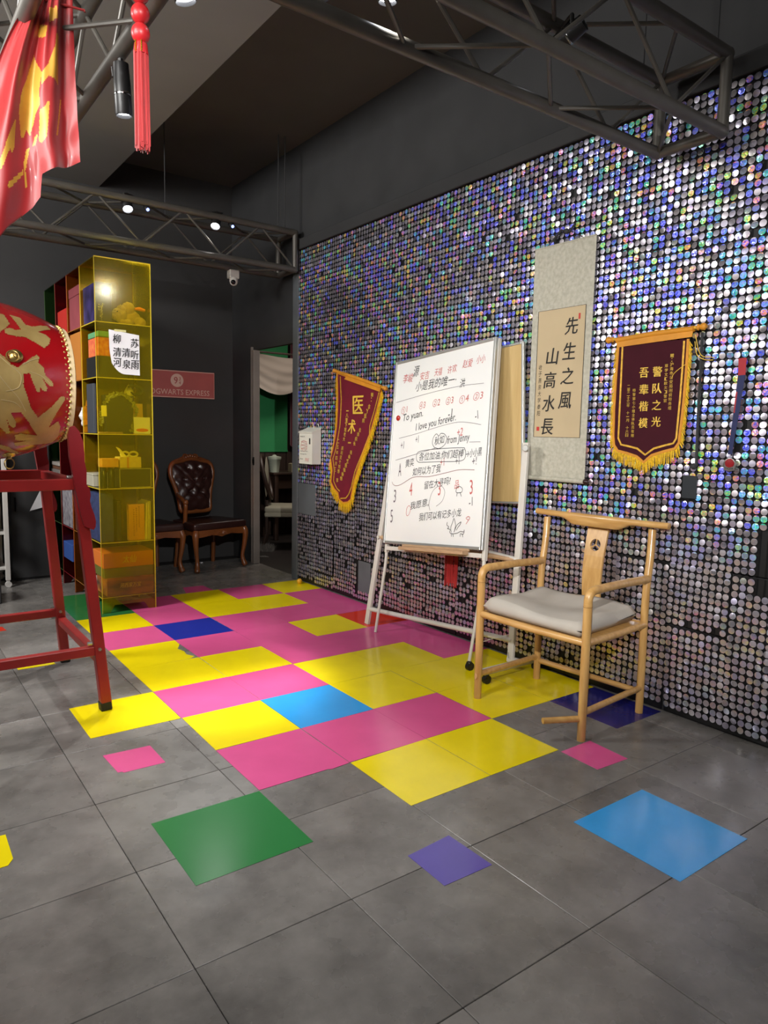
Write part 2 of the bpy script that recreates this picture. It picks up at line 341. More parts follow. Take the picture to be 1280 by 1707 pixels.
# ---------------------------------------------------------------- sequin cladding of the right wall
PIT = 1/30.
def sequinmat():
    m = bpy.data.materials.new('holographic_sequin'); m.use_nodes = True; nt = m.node_tree; b = nt.nodes['Principled BSDF']; N = nt.nodes.new; L = nt.links.new
    g = N('ShaderNodeNewGeometry'); s = N('ShaderNodeVectorMath'); s.operation = 'MULTIPLY'; s.inputs[1].default_value = (.0, 30, 30); L(g.outputs['Position'], s.inputs[0])
    fl = N('ShaderNodeVectorMath'); fl.operation = 'FLOOR'; L(s.outputs[0], fl.inputs[0])
    wn = N('ShaderNodeTexWhiteNoise'); wn.noise_dimensions = '3D'; L(fl.outputs[0], wn.inputs['Vector'])
    sx = N('ShaderNodeSeparateXYZ'); L(wn.outputs['Color'], sx.inputs[0])
    vo = N('ShaderNodeTexVoronoi'); vo.inputs['Scale'].default_value = 210; L(g.outputs['Position'], vo.inputs['Vector'])
    sv = N('ShaderNodeSeparateXYZ'); L(vo.outputs['Color'], sv.inputs[0])
    # diffraction glints put into base colour: hue from view angle, disc and facet
    dt = N('ShaderNodeVectorMath'); dt.operation = 'DOT_PRODUCT'; L(g.outputs['Incoming'], dt.inputs[0]); L(g.outputs['Normal'], dt.inputs[1])
    def mth(op, a, bb, c=None):
        n = N('ShaderNodeMath'); n.operation = op
        for i, q in enumerate((a, bb, c)):
            if q is None: continue
            if isinstance(q, (int, float)): n.inputs[i].default_value = q
            else: L(q, n.inputs[i])
        return n.outputs[0]
    h = mth('MULTIPLY_ADD', dt.outputs['Value'], 1.2, mth('MULTIPLY', sx.outputs['X'], 1.3)); h = mth('MULTIPLY_ADD', sv.outputs['X'], .22, h); h = mth('FRACT', h, 0)
    hr = N('ShaderNodeValToRGB'); L(h, hr.inputs[0]); e = hr.color_ramp.elements
    e[0].position = 0; e[0].color = C('#2c38f0'); e[1].position = 1; e[1].color = C('#2c38f0')
    for p, c in ((.16, '#4a5cff'), (.30, '#6f8cff'), (.42, '#28c8ea'), (.55, '#36e47e'), (.67, '#dcec40'), (.78, '#ff9c48'), (.87, '#f07690'), (.95, '#7a68ff')):
        q = e.new(p); q.color = C(c)
    # strength of the painted glints: random per disc, clustered by stretched noise
    nz = N('ShaderNodeTexNoise'); nz.inputs['Scale'].default_value = 1.0; nz.inputs['Detail'].default_value = 3
    st = N('ShaderNodeVectorMath'); st.operation = 'MULTIPLY'; st.inputs[1].default_value = (1, 1.3, 4.2); L(g.outputs['Position'], st.inputs[0]); L(st.outputs[0], nz.inputs[0])
    k = mth('ADD', mth('MULTIPLY', sx.outputs['Y'], .75), mth('MULTIPLY', nz.outputs[0], .9))
    mr = N('ShaderNodeMapRange'); mr.interpolation_type = 'SMOOTHSTEP'; mr.inputs[1].default_value = .74; mr.inputs[2].default_value = .98; L(k, mr.inputs[0])
    fk = N('ShaderNodeMapRange'); fk.inputs[1].default_value = .15; fk.inputs[2].default_value = .75; fk.inputs[3].default_value = .55; L(sv.outputs['Y'], fk.inputs[0])
    # painted glints fade out towards the lowest rows
    sp = N('ShaderNodeSeparateXYZ'); L(g.outputs['Position'], sp.inputs[0]); mz = N('ShaderNodeMapRange'); mz.interpolation_type = 'SMOOTHSTEP'; mz.inputs[1].default_value = .68; mz.inputs[2].default_value = 1.0; mz.inputs[3].default_value = .16; L(sp.outputs['Z'], mz.inputs[0])
    hol = mth('MULTIPLY', mth('MULTIPLY', mr.outputs[0], fk.outputs[0]), mz.outputs[0])
    sil = N('ShaderNodeMix'); sil.data_type = 'RGBA'; L(sx.outputs['Z'], sil.inputs['Factor']); sil.inputs[6].default_value = C('#d9d2d6'); sil.inputs[7].default_value = C('#bdb9cc')
    mx = N('ShaderNodeMix'); mx.data_type = 'RGBA'; L(hol, mx.inputs['Factor']); L(sil.outputs[2], mx.inputs[6]); L(hr.outputs[0], mx.inputs[7])
    L(mx.outputs[2], b.inputs['Base Color']); L(mth('MULTIPLY_ADD', hol, -.6, .84), b.inputs['Metallic'])
    rr = N('ShaderNodeMapRange'); rr.inputs[3].default_value = .16; rr.inputs[4].default_value = .42; L(sx.outputs['X'], rr.inputs[0]); L(rr.outputs[0], b.inputs['Roughness'])
    # embossed facets of the foil
    nm = N('ShaderNodeVectorMath'); nm.operation = 'SUBTRACT'; L(vo.outputs['Color'], nm.inputs[0]); nm.inputs[1].default_value = (.5, .5, .5)
    sc = N('ShaderNodeVectorMath'); sc.operation = 'SCALE'; L(nm.outputs[0], sc.inputs[0]); L(mth('MULTIPLY', hol, .38), sc.inputs['Scale'])
    ad = N('ShaderNodeVectorMath'); ad.operation = 'ADD'; L(g.outputs['Normal'], ad.inputs[0]); L(sc.outputs[0], ad.inputs[1])
    no = N('ShaderNodeVectorMath'); no.operation = 'NORMALIZE'; L(ad.outputs[0], no.inputs[0]); L(no.outputs[0], b.inputs['Normal'])
    return m
m_seq = sequinmat(); m_grid = M('black_plastic_grid', '#0c0c0d', .5)
PY0 = 2.402; PZ0 = 2.840; PN = .3
# one backing panel with its nine vertical rods
bm = BM(); box(bm, (.004, 0, 0), (.004, PN-.003, PN-.003), 0)
for i in range(9): cyl(bm, (-.003, -PN/2+PIT*(i+.5)+.012, -PN/2+.002), (-.003, -PN/2+PIT*(i+.5)+.012, PN/2-.002), .0022, seg=5, caps=False)
panel0 = mk('shimmer_panel', bm, m_grid, wall_right, local=True)
cells = []; firstp = True; rnd = random.Random(3)
for pj in range(10):
    for pi in range(19):
        yc = PY0-PN*(pi+.5); zc = PZ0-PN*(pj+.5); dy = dz = 0.; rot = 0.
        if pj >= 7: dy = rnd.uniform(-.008, .008); dz = rnd.uniform(-.014, .006); rot = rnd.uniform(-.02, .02)
        nrow = 9
        if pj == 9: nrow = 4; zc = PZ0-PN*9.5
        if pj == 9:
            bmx = BM(); box(bmx, (XW+.004, yc+dy, (PZ0-PN*9+.012)/2), (.004, PN-.003, PZ0-PN*9-.014)); mk('shimmer_panel', bmx, m_grid, wall_right)
        else:
            o = panel0 if firstp else panel0.copy()
            if not firstp: COL.objects.link(o)
            firstp = False; o.location = (XW, yc+dy, zc+dz*.5); o.rotation_euler = (rot, 0, 0)
        for a in range(9):
            for c in range(nrow):
                ly = PN/2-PIT*(a+.5); lz = PN/2-PIT*(c+.5)
                y = yc+dy+ly*math.cos(rot)-lz*math.sin(rot); z = zc+dz+ly*math.sin(rot)+lz*math.cos(rot)
                if y > 2.09 and .60 < z < .875: continue
                if 1.265 < y < 1.465 and .085 < z < .335: continue
                if -1.306 < y < -1.233 and 1.05 < z < 1.156: continue
                if -1.93 < y < -1.60 and .66 < z < .945: continue
                if z < .03: continue
                if z < .62 and y > -.9 and rnd.random() < .07: continue
                if rnd.random() < .006: continue
                cells.append((y+rnd.uniform(-.0012, .0012), z+rnd.uniform(-.0015, .0015), rnd.gauss(0, .06), rnd.gauss(.02, .09)))
# one disc: a shallow dished foil
def disc(bm, n, r=.0151):
    c = bm.verts.new((-.0012, 0, 0)); a = [bm.verts.new((0, r*math.cos(2*PI*i/n), r*math.sin(2*PI*i/n))) for i in range(n)]
    for i in range(n): bm.faces.new((c, a[(i+1) % n], a[i]))
def seen(y, z):
    d = Vector((XW, y, z))-Vector((-1.1197, -3.07445, 1.3302)); zz = d.dot(CF)
    px = 640+1183*d.dot(CR)/zz; py = 853.5+1183*d.dot(CDN)/zz
    return 6 < px < 1274 and 6 < py < 1700, zz
near = []
for i, (y, z, a, b_) in enumerate(cells):
    ok, zz = seen(y, z)
    hid = (-1.16 < y < -.3 and z < .75) or (-1.32 < y < -.72 and 1.1 < z < 1.86) or (-.72 < y < -.1 and 1.0 < z < 2.36)
    if ok and not hid: near.append((zz, i))
near = {i for _, i in sorted(near)[:300]}
bm = BM(); disc(bm, 16); seq0 = mk('sequin', bm, m_seq, wall_right, local=True, smooth=True); firsts = True
V = []; F = []; ND = 10
for i, (y, z, a, b_) in enumerate(cells):
    if i in near:
        o = seq0 if firsts else seq0.copy()
        if not firsts: COL.objects.link(o)
        firsts = False; o.location = (XW-.008, y, z); o.rotation_euler = (0, b_, a)
    else:
        R3 = Euler((0, b_, a)).to_matrix(); k = len(V); V.append(Vector((XW-.008, y, z))+R3 @ Vector((-.0012, 0, 0)))
        for q in range(ND): V.append(Vector((XW-.008, y, z))+R3 @ Vector((0, 0.0151*math.cos(2*PI*q/ND), 0.0151*math.sin(2*PI*q/ND))))
        for q in range(ND): F.append((k, k+1+(q+1) % ND, k+1+q))
me = bpy.data.meshes.new('sequin_field'); me.from_pydata(V, [], F); me.materials.append(m_seq)
for p in me.polygons: p.use_smooth = True
sf = bpy.data.objects.new('sequin_field', me); COL.objects.link(sf); sf.parent = wall_right; sf['kind'] = 'stuff'; W[sf.name] = Matrix()
bm = BM(); box2(bm, (1.944, -1.306, 1.05), (1.972, -1.234, 1.156), .002); mk('junction_plate', bm, M('dark_plate', '#20262b', .5), wall_right)
bm = BM(); box2(bm, (1.9515, 2.095, .605), (1.956, 2.40, .872)); mk('bare_board', bm, m_jamb, wall_right)
bm = BM(); box2(bm, (1.9515, 1.275, .09), (1.956, 1.44, .33)); mk('bare_board', bm, m_jamb, wall_right)
# ================================================================= things on the right wall
m_scrollsilk = M('scroll_brocade', '#a39f8f', .6, vscale=55, col2='#bab6a6', bump=.1, bscale=55)
m_paper = M('scroll_paper', '#b9a684', .75, var=.05, vscale=4)
m_ink = M('ink', '#15120f', .6); m_seal = M('seal_red', '#b8322c', .6)
# hanging scroll
t = thing('hanging_scroll', 'tall calligraphy scroll with large black brush characters on tan paper', 'scroll', (1.94, -.48, 1.08))
def curved_sheet(bm, y0, y1, z0, z1, x, wob=.0, n=10, m=24, mat=0):
    g = []
    for i in range(n+1):
        row = []
        for j in range(m+1):
            yy = y0+(y1-y0)*i/n; zz = z0+(z1-z0)*j/m
            row.append(bm.verts.new((x+wob*math.sin(i/n*PI*2+j*.2)*.5, yy, zz)))
        g.append(row)
    for i in range(n):
        for j in range(m): bm.faces.new((g[i][j], g[i+1][j], g[i+1][j+1], g[i][j+1])).material_index = mat
    return g
bm = BM(); box2(bm, (1.9345, -.685, 1.10), (1.9375, -.275, 2.343), .001); mk('silk_mount', bm, m_scrollsilk, t)
bm = BM(); box2(bm, (1.933, -.643, 1.318), (1.9348, -.322, 2.004)); strip(bm, [(.322, 1.318), (.643, 1.318), (.643, 2.004), (.322, 2.004)], .004, (1.933, 0, 0), WX, WZ, .0006, 1, True)
mk('paper', bm, [m_paper, m_ink], t)
bm = BM()
for s, a, zs in (('先生之風', (.55, .535), (1.905, 1.515)), ('山高水長', (.432, .415), (1.755, 1.375))):
    for i, ch in enumerate(s):
        bm = BM(); q = i/3; text(bm, ch, (1.933, -(a[0]+(a[1]-a[0])*q)+random.uniform(-.005, .005), zs[0]+(zs[1]-zs[0])*q), WX, WZ, .085, .088, .001, .022, .12, 0, True); mk('brush_character', bm, m_ink, t)
bm = BM()
for i, ch in enumerate('收于燕京大学秦阳'):
    text(bm, ch, (1.933, -.352, 1.70-i*.036), WX, WZ, .024, .028, .001, .0, .15, 0, True)
mk('small_signature', bm, m_ink, t, label='small column of black brush writing')
bm = BM(); box2(bm, (1.9322, -.61, 1.935), (1.9332, -.598, 1.965)); mk('seal_stamp', bm, m_seal, t, label='red seal stamp'); bm = BM(); box2(bm, (1.9322, -.362, 1.352), (1.9332, -.342, 1.374)); mk('seal_stamp', bm, m_seal, t, label='red seal stamp')
bm = BM(); cyl(bm, (1.93, -.272, 1.089), (1.93, -.688, 1.089), .013, seg=16); mk('roller', bm, m_scrollsilk, t, True)
for y0, y1 in ((-.688, -.715), (-.272, -.248)):
    bm = BM(); lathe(bm, [(.004, 0), (.013, .002), (.016, .01), (.014, .02), (.008, .027)], (1.93, y0, 1.089), (0, -1 if y1 < y0 else 1, 0), 16); mk('roller_knob', bm, M('dark_rosewood', '#2a1512', .3), t, True)
bm = BM(); cyl(bm, (1.936, -.275, 2.343), (1.936, -.683, 2.343), .005, seg=8); mk('top_rod', bm, m_scrollsilk, t)
bm = BM(); tube(bm, [(1.936, -.36, 2.346), (1.94, -.46, 2.40), (1.94, -.52, 2.395), (1.936, -.60, 2.346)], .0018, 5); mk('hanging_cord', bm, m_black, t)
bm = BM(); tube(bm, [(1.938, -.40, 2.375), (1.93, -.46, 2.41), (1.94, -.50, 2.395), (1.93, -.55, 2.425)], .006, 6); ball(bm, (1.935, -.49, 2.40), .014); mk('black_bow', bm, m_black, t)
# ---- silk pennants of honour
m_maroon = M('maroon_velvet', '#3d101b', .85, var=.1, vscale=12, sheen=.06, spec=.2)
m_maroon2 = M('crimson_velvet', '#6a1426', .8, var=.1, vscale=12, sheen=.06, spec=.2)
m_gold = M('gold_braid', '#d9a838', .45, var=.25, vscale=60, metal=.25)
m_goldcloth = M('gold_cloth', '#cf8a22', .55, var=.12, vscale=14)
m_fringe = M('gold_fringe', '#d6a90f', .55, var=.3, vscale=90)
m_lett = M('gold_lettering', '#e9c04a', .45, var=.1, metal=.1)
def pennant(name, label, face, lines, rod, sleeve, fr_from, fr_to, flen, mface, lift, prints):
    """face/lines given as (y, z) on the wall; rod, sleeve pairs of (y, z)"""
    t = thing(name, label, 'pennant', (1.945, rod[0][0], rod[0][1]))
    fx = lambda y, z: 1.925-lift*math.sin((z-1.0)*7+y*5)
    O = (0, 0, 0)
    cy = sum(p[0] for p in face)/len(face)
    # cloth: triangulated outline with soft folds
    bm = BM(); vs = [bm.verts.new((1.925, p[0], p[1])) for p in face]; f = bm.faces.new(vs)
    for k in range(-60, 80):
        bmesh.ops.bisect_plane(bm, geom=bm.verts[:]+bm.edges[:]+bm.faces[:], plane_co=(0, k*.028, 0), plane_no=(0, 1, 0))
        bmesh.ops.bisect_plane(bm, geom=bm.verts[:]+bm.edges[:]+bm.faces[:], plane_co=(0, 0, k*.028), plane_no=(0, 0, 1))
    for v in bm.verts: v.co.x = fx(v.co.y, v.co.z)
    g = bmesh.ops.extrude_face_region(bm, geom=bm.faces[:]); bmesh.ops.translate(bm, verts=[q for q in g['geom'] if isinstance(q, bmesh.types.BMVert)], vec=(.004, 0, 0))
    mk('cloth', bm, mface, t, True)
    def rib(pts, w, h, mat, nm):
        bm = BM(); P = [Vector((p[0], p[1])) for p in pts]; Q = []
        for i in range(len(P)-1):
            n = max(1, int((P[i+1]-P[i]).length/.02))
            Q += [P[i].lerp(P[i+1], k/n) for k in range(n)]
        Q.append(P[-1]); prev = None
        for i, p in enumerate(Q):
            d = (Q[min(i+1, len(Q)-1)]-Q[max(i-1, 0)]).normalized(); s = Vector((-d.y, d.x))*(w/2)
            cur = [bm.verts.new((fx(*q)-h, q.x, q.y)) for q in (p+s, p-s)]+[bm.verts.new((fx(*q)+.001, q.x, q.y)) for q in (p-s, p+s)]
            if prev: bridge(bm, prev, cur)
            prev = cur
        mk(nm, bm, mat, t)
    rib(face[fr_from:fr_to+1] if fr_from < fr_to else face, .012, .003, m_goldcloth, 'border_braid')
    for l in lines: rib(l, .009, .0025, m_gold, 'gold_stripe')
    # fringe: a comb of threads along the edge
    bm = BM(); P = [Vector(p) for p in face[fr_from:fr_to+1]]
    for i in range(len(P)-1):
        n = max(1, int((P[i+1]-P[i]).length/.0045))
        for k in range(n):
            p = P[i].lerp(P[i+1], k/n); d = (P[i+1]-P[i]).normalized()
            out = Vector((p.x-cy, 0)); out = out.normalized() if out.length else Vector((1, 0))
            hz = abs(d.x); dn = Vector((out.x*(1-hz)*.55+random.uniform(-.06, .06), -1 if hz > .4 else -.7)); dn.normalize()
            ln = flen*(.55+.45*hz)*random.uniform(.88, 1.08); w = .0022
            a = Vector((fx(*p)-.001, p.x, p.y)); x1 = a.x+random.uniform(-.004, .004); q = p+dn*ln
            v = [bm.verts.new((a.x, p.x-w, p.y)), bm.verts.new((a.x, p.x+w, p.y)), bm.verts.new((x1, q.x+w*.7, q.y)), bm.verts.new((x1, q.x-w*.7, q.y))]
            v2 = [bm.verts.new(u.co+Vector((.0015, 0, 0))) for u in v]; bridge(bm, v, v2); bm.faces.new(v); bm.faces.new(v2[::-1])
    mk('fringe', bm, m_fringe, t, kind='stuff')
    bm = BM(); cyl(bm, (1.925, *rod[0]), (1.925, *rod[1]), .008, seg=12); mk('rod', bm, m_gold, t, True)
    for a, b in ((rod[0], rod[1]), (rod[1], rod[0])):
        d = (Vector((0, *a))-Vector((0, *b))).normalized(); bm = BM(); lathe(bm, [(.008, -.03), (.015, -.024), (.008, -.016), (.016, -.005), (.017, .004), (.010, .013)], (1.925, *a), d, 14); mk('finial', bm, m_goldcloth, t, True)
    s0, s1 = Vector((0, *sleeve[0])), Vector((0, *sleeve[1])); d = (s1-s0).normalized()
    bm = BM(); tube(bm, [(1.924, s0.y, s0.z), (1.924, (s0.y+s1.y)/2, (s0.z+s1.z)/2+.004), (1.924, s1.y, s1.z)], .0135, 12); n = Vector((0, d.z, -d.y)); n = n if n.z < 0 else -n
    prism(bm, [(0, 0), ((s1-s0).length, 0), ((s1-s0).length-.006, .036), (.006, .036)], (1.9165, s0.y, s0.z), d, n, .004); mk('sleeve', bm, m_goldcloth, t, True)
    for s, top, bot, size, bold in prints:
        nn = len(s); bm = BM()
        for i, ch in enumerate(s):
            if ch == ' ': continue
            if size > .045 and i:
                for v in bm.verts: v.co.x = fx(v.co.y, v.co.z)-.0026
                mk('embroidered_character', bm, m_lett, t); bm = BM()
            q = i/(nn-1) if nn > 1 else 0; y = top[0]+(bot[0]-top[0])*q; z = top[1]+(bot[1]-top[1])*q
            text(bm, ch, (fx(y, z), y, z), WX, WZ, size*(.3 if ch in ':丶' else .92), size*(.22 if ch in '一-' else .9), .0022+.04*max(0, size-.06), bold, 0, 0, True)
        for v in bm.verts: v.co.x = fx(v.co.y, v.co.z)-.0026
        mk('embroidered_character' if size > .045 else 'embroidered_writing', bm, m_lett, t, label='gold embroidered writing')
    return t
F2 = [(-.862, 1.775), (-.855, 1.60), (-.852, 1.461), (-.856, 1.33), (-.864, 1.285), (-.888, 1.258), (-.942, 1.248), (-1.0, 1.234), (-1.04, 1.208), (-1.082, 1.243), (-1.141, 1.262), (-1.20, 1.278), (-1.219, 1.306), (-1.225, 1.45), (-1.227, 1.60), (-1.228, 1.775)]
L2 = [[(-.886, 1.768), (-.884, 1.46), (-.886, 1.32), (-.905, 1.289), (-.96, 1.28), (-1.0, 1.272), (-1.046, 1.243), (-1.09, 1.275), (-1.15, 1.292), (-1.19, 1.302), (-1.204, 1.325), (-1.207, 1.5), (-1.209, 1.768)]]
pennant('honour_pennant', 'dark maroon pennant with two columns of gold characters and gold fringe, beside the calligraphy scroll', F2, L2, ((-.80, 1.807), (-1.298, 1.822)), ((-.848, 1.802), (-1.255, 1.817)), 0, 15, .062, m_maroon, .004,
        [('警队之光', (-1.082, 1.637), (-1.092, 1.402), .052, .03), ('吾辈楷模', (-1.011, 1.636), (-1.022, 1.396), .052, .03), ('赠:沪海市公安局刑侦特务组', (-1.153, 1.706), (-1.158, 1.466), .0185, .02),
         ('郑学文【欧欠】警官', (-1.127, 1.661), (-1.132, 1.50), .0175, .02), ('特警第七小组全体队员敬赠', (-.962, 1.553), (-.967, 1.335), .0175, .02), ('二零二十三年 十一月 十六日', (-.93, 1.572), (-.935, 1.336), .0175, .02)])
F1 = [(1.71, 1.772), (1.712, 1.68), (1.72, 1.58), (1.757, 1.363), (1.804, 1.183), (1.832, 1.11), (1.785, 1.01), (1.792, 0.92), (1.74, .868), (1.685, .84), (1.675, .79), (1.623, .765), (1.56, .775), (1.519, .80), (1.467, .934), (1.369, 1.112), (1.257, 1.30), (1.19, 1.481), (1.149, 1.635)]
L1 = [[(1.67, 1.752), (1.674, 1.583), (1.71, 1.364), (1.764, 1.166), (1.79, 1.107), (1.748, 1.01), (1.751, .93), (1.70, .875), (1.657, .854)], [(1.656, .797), (1.583, .806), (1.54, .84), (1.50, .90), (1.446, 1.022), (1.344, 1.172), (1.262, 1.308), (1.265, 1.374), (1.222, 1.481), (1.177, 1.622)]]
pennant('honour_pennant', 'crimson pennant hanging crooked from a sloping rod, lower corner folded over', F1, L1, ((1.778, 1.803), (1.087, 1.638)), ((1.735, 1.793), (1.135, 1.650)), 0, 18, .085, m_maroon2, .014,
        [('医', (1.452, 1.53), (1.452, 1.53), .15, .035), ('术', (1.53, 1.365), (1.53, 1.365), .12, .04), ('一', (1.545, 1.24), (1.545, 1.24), .05, .03), ('赠:', (1.268, 1.60), (1.275, 1.565), .034, .02), ('金Y医院 金牌院长 尧希芝原魏新想', (1.298, 1.515), (1.635, .958), .036, .02),
         ('一八里下班老大 高利贷个刘想 享', (1.599, 1.486), (1.693, .94), .036, .02), ('二五年四月三', (1.724, 1.248), (1.736, 1.024), .034, .02)])
bm = BM(); tube(bm, bez([(1.925, -1.262, 1.79), (1.92, -1.285, 1.72), (1.915, -1.31, 1.69), (1.92, -1.345, 1.685), (1.925, -1.36, 1.68)], 6), .002, 5); tube(bm, bez([(1.925, -1.262, 1.76), (1.918, -1.28, 1.70), (1.92, -1.32, 1.675), (1.922, -1.355, 1.672)], 6), .002, 5)
tube(bm, bez([(1.915, -1.23, 1.66), (1.912, -1.20, 1.64), (1.913, -1.175, 1.62), (1.915, -1.165, 1.60)], 6), .0015, 5)
one('loose_cord', bm, m_lett, 'loose yellow tie cords hanging off the pennant rod', 'cord', loc=(1.925, -1.262, 1.76))
bm = BM(); tube(bm, bez([(1.94, -1.285, 1.80), (1.938, -1.29, 1.65), (1.94, -1.293, 1.4), (1.94, -1.30, 1.20)], 6), .007, 6); ball(bm, (1.938, -1.288, 1.20), .014)
one('power_cable', bm, m_black, 'black cable running down the sequins behind the maroon pennant', 'cable', loc=(1.94, -1.285, 1.5))
# medal on a ribbon
t = thing('medal', 'medal hanging on a red and blue ribbon from the sequin wall', 'medal', (1.94, -1.47, 1.2))
mr_, mb_ = M('ribbon_red', '#a3242c', .6), M('ribbon_blue', '#1b2350', .6)
bm = BM(); P = [(-1.475, 1.672), (-1.478, 1.60), (-1.474, 1.53), (-1.47, 1.44), (-1.464, 1.35), (-1.458, 1.26)]
for q, (dy, mat) in enumerate(((0, [0, 1, 0, 1, 1]), (-.018, [0, 1, 1, 1, 1]))):
    for i in range(5):
        k = (1-i/5); a = P[i]; b = P[i+1]; e = dy*k
        prism(bm, [(-a[0]-.014-e*0+(-dy)*k-.0, a[1]), (-a[0]+.006-dy*k, a[1]), (-b[0]+.006-dy*k*.8, b[1]), (-b[0]-.014-dy*k*.8, b[1])][::-1], (1.938-q*.006, 0, 0), WX, WZ, .0015, mat[i])
mk('ribbon', bm, [mr_, mb_], t)
bm = BM(); lathe(bm, [(.026, -.003), (.029, -.001), (.029, .003), (.024, .004), (.023, .0025), (.001, .0025)], (1.934, -1.458, 1.215), (-1, 0, 0), 24); box2(bm, (1.929, -1.483, 1.19), (1.934, -1.434, 1.207), .001)
mk('medallion', bm, M('medal_metal', '#8f8a86', .35, metal=.8), t, True)
bm = BM(); lathe(bm, [(.021, .0026), (.018, .006), (.006, .007)], (1.934, -1.458, 1.222), (-1, 0, 0), 16); mk('enamel', bm, M('enamel', '#8d1c22', .3), t, True, label='dark red enamel centre')
bm = BM(); text(bm, 'TIGER', (1.929, -1.4585, 1.1985), WX, WZ, .04, .009, .0006, .02, 0, 0, True); mk('medal_text', bm, m_ink, t)
# white letter box
t = thing('letter_box', 'white wall letter box with handwritten notes, beside the doorway', 'letter box', (1.945, 2.05, 1.04))
m_wp = M('white_enamel', '#d9d6c8', .4, var=.04, vscale=8)
bm = BM(); prism(bm, [(1.86, 1.05), (1.945, 1.05), (1.945, 1.345), (1.86, 1.31)], (0, 2.222, 0), (1, 0, 0), (0, 0, 1), .215); mk('body', bm, m_wp, t)
bm = BM(); prism(bm, [(1.853, 1.308), (1.948, 1.347), (1.948, 1.355), (1.853, 1.316)], (0, 2.227, 0), (1, 0, 0), (0, 0, 1), .225); mk('lid', bm, m_wp, t)
bm = BM(); box2(bm, (1.857, 2.035, 1.215), (1.861, 2.055, 1.265), .002); mk('lock_plate', bm, m_black, t)
for i, s in enumerate(('MAILBOX', 'Organisation Rules', 'Message Box', 'from')): bm = BM(); text(bm, s, (1.86, 2.205, (1.272, 1.15, 1.125, 1.085)[i]), WX, WZ, (.08, .13, .11, .05)[i], .011, .0008, 0, .2); mk('note', bm, m_ink, t)
bm = BM(); tube(bm, bez([(1.859, 2.19, 1.235-.01*i+.012*math.sin(i*2.1)) if i % 2 else (1.859, 2.09, 1.235-.01*i) for i in range(7)], 4), .0018, 4); mk('scribble', bm, M('scribble_red', '#b5706a', .6), t); bm = BM(); loop_tube(bm, [(1.859, 2.14+.05*math.cos(a), 1.2+.045*math.sin(a)) for a in [k*PI/8 for k in range(16)]], .0015, 4)
mk('scribble', bm, M('scribble_red'), t); bm = BM(); tube(bm, bez([(1.859, 2.12-.012*i, 1.08+(.02 if i % 2 else -.01)) for i in range(6)], 3), .0018, 4)
mk('scribble', bm, M('scribble_red', '#b5706a', .6), t)
for q in ([(1.94, 2.12, 1.35), (1.935, 2.12, 1.385)], [(1.94, 2.03, 1.355), (1.935, 2.045, 1.385)]): bm = BM(); tube(bm, q, .003, 5); mk("wire", bm, m_wp, t)
# red fringe hanging low on the wall
t = thing('red_tassel', 'bundle of red cords hanging against the sequins below the boards', 'tassel', (1.93, .33, .62))
bm = BM()
for i in range(16):
    y = .385-i*.0078; tube(bm, [(1.925, y, .66), (1.922+random.uniform(-.004, .004), y+random.uniform(-.003, .003), .5), (1.92, y+random.uniform(-.006, .006), .345+random.uniform(-.02, .02))], .004, 5)
mk('strands', bm, M('tassel_red', '#9e1c1c', .7), t, kind='stuff')
bm = BM(); box2(bm, (1.915, .262, .65), (1.935, .392, .672), .004); mk('header', bm, M('tassel_red'), t)
# ================================================================= wooden armchair
m_wood = M('pale_ash', '#b98a4c', .33, vscale=3.2, col2='#d3a767', stretch=(14, 14, 2), coat=.2)
m_wood2 = M('pale_ash_rail', '#b98a4c', .33, vscale=3.2, col2='#d3a767', stretch=(14, 2, 14), coat=.2)
m_cush = M('grey_linen', '#b3aca2', .9, var=.07, vscale=7, bump=.12, bscale=260)
t = thing('armchair', 'pale ash armchair with pierced round hole in its back and a loose front rail', 'chair', (1.585, -.865, 0))
FL, FR, BL, BR = (1.325, -.57), (1.357, -1.19), (1.800, -.537), (1.853, -1.142)
for a, arm in (((FL), 1), ((FR), 1)):
    bm = BM(); tube(bm, [(a[0], a[1], 0), (a[0], a[1], .25), (a[0], a[1], .603)], [.0185, .020, .0195], 14); mk('leg', bm, m_wood, t, True)
for (x, y), bend in ((BL, .012), (BR, .012)):
    yy = y; bm = BM(); tube(bm, bez([(x, y, 0), (x, y, .25), (x+.002, y+.003, .45), (x+.016, y+.01, .62), (x+.05, y+.022, .76), (x+.075, y+.036, .885)], 5), [.0185]*26, 14); mk('leg', bm, m_wood, t, True)
# arms: bend down into the front posts
for f, b in ((FL, (1.812, -.53)), (FR, (1.868, -1.135))):
    bm = BM(); tube(bm, [(f[0], f[1], .600), (f[0], f[1], .625)]+[(f[0]+.042*(1-math.cos(q)), f[1], .625+.042*math.sin(q)) for q in [k*PI/10 for k in range(1, 6)]]+[(f[0]+(b[0]-f[0])*.5, (f[1]+b[1])/2, .664), (b[0], b[1], .655)], .0195, 14); mk('armrest', bm, m_wood2, t, True)
bm = BM()
for p in (FL, FR): cyl(bm, (p[0], p[1], .598), (p[0], p[1], .600), .0203, seg=14)
mk('joint_ring', bm, M('joint', '#8a6030', .4), t)
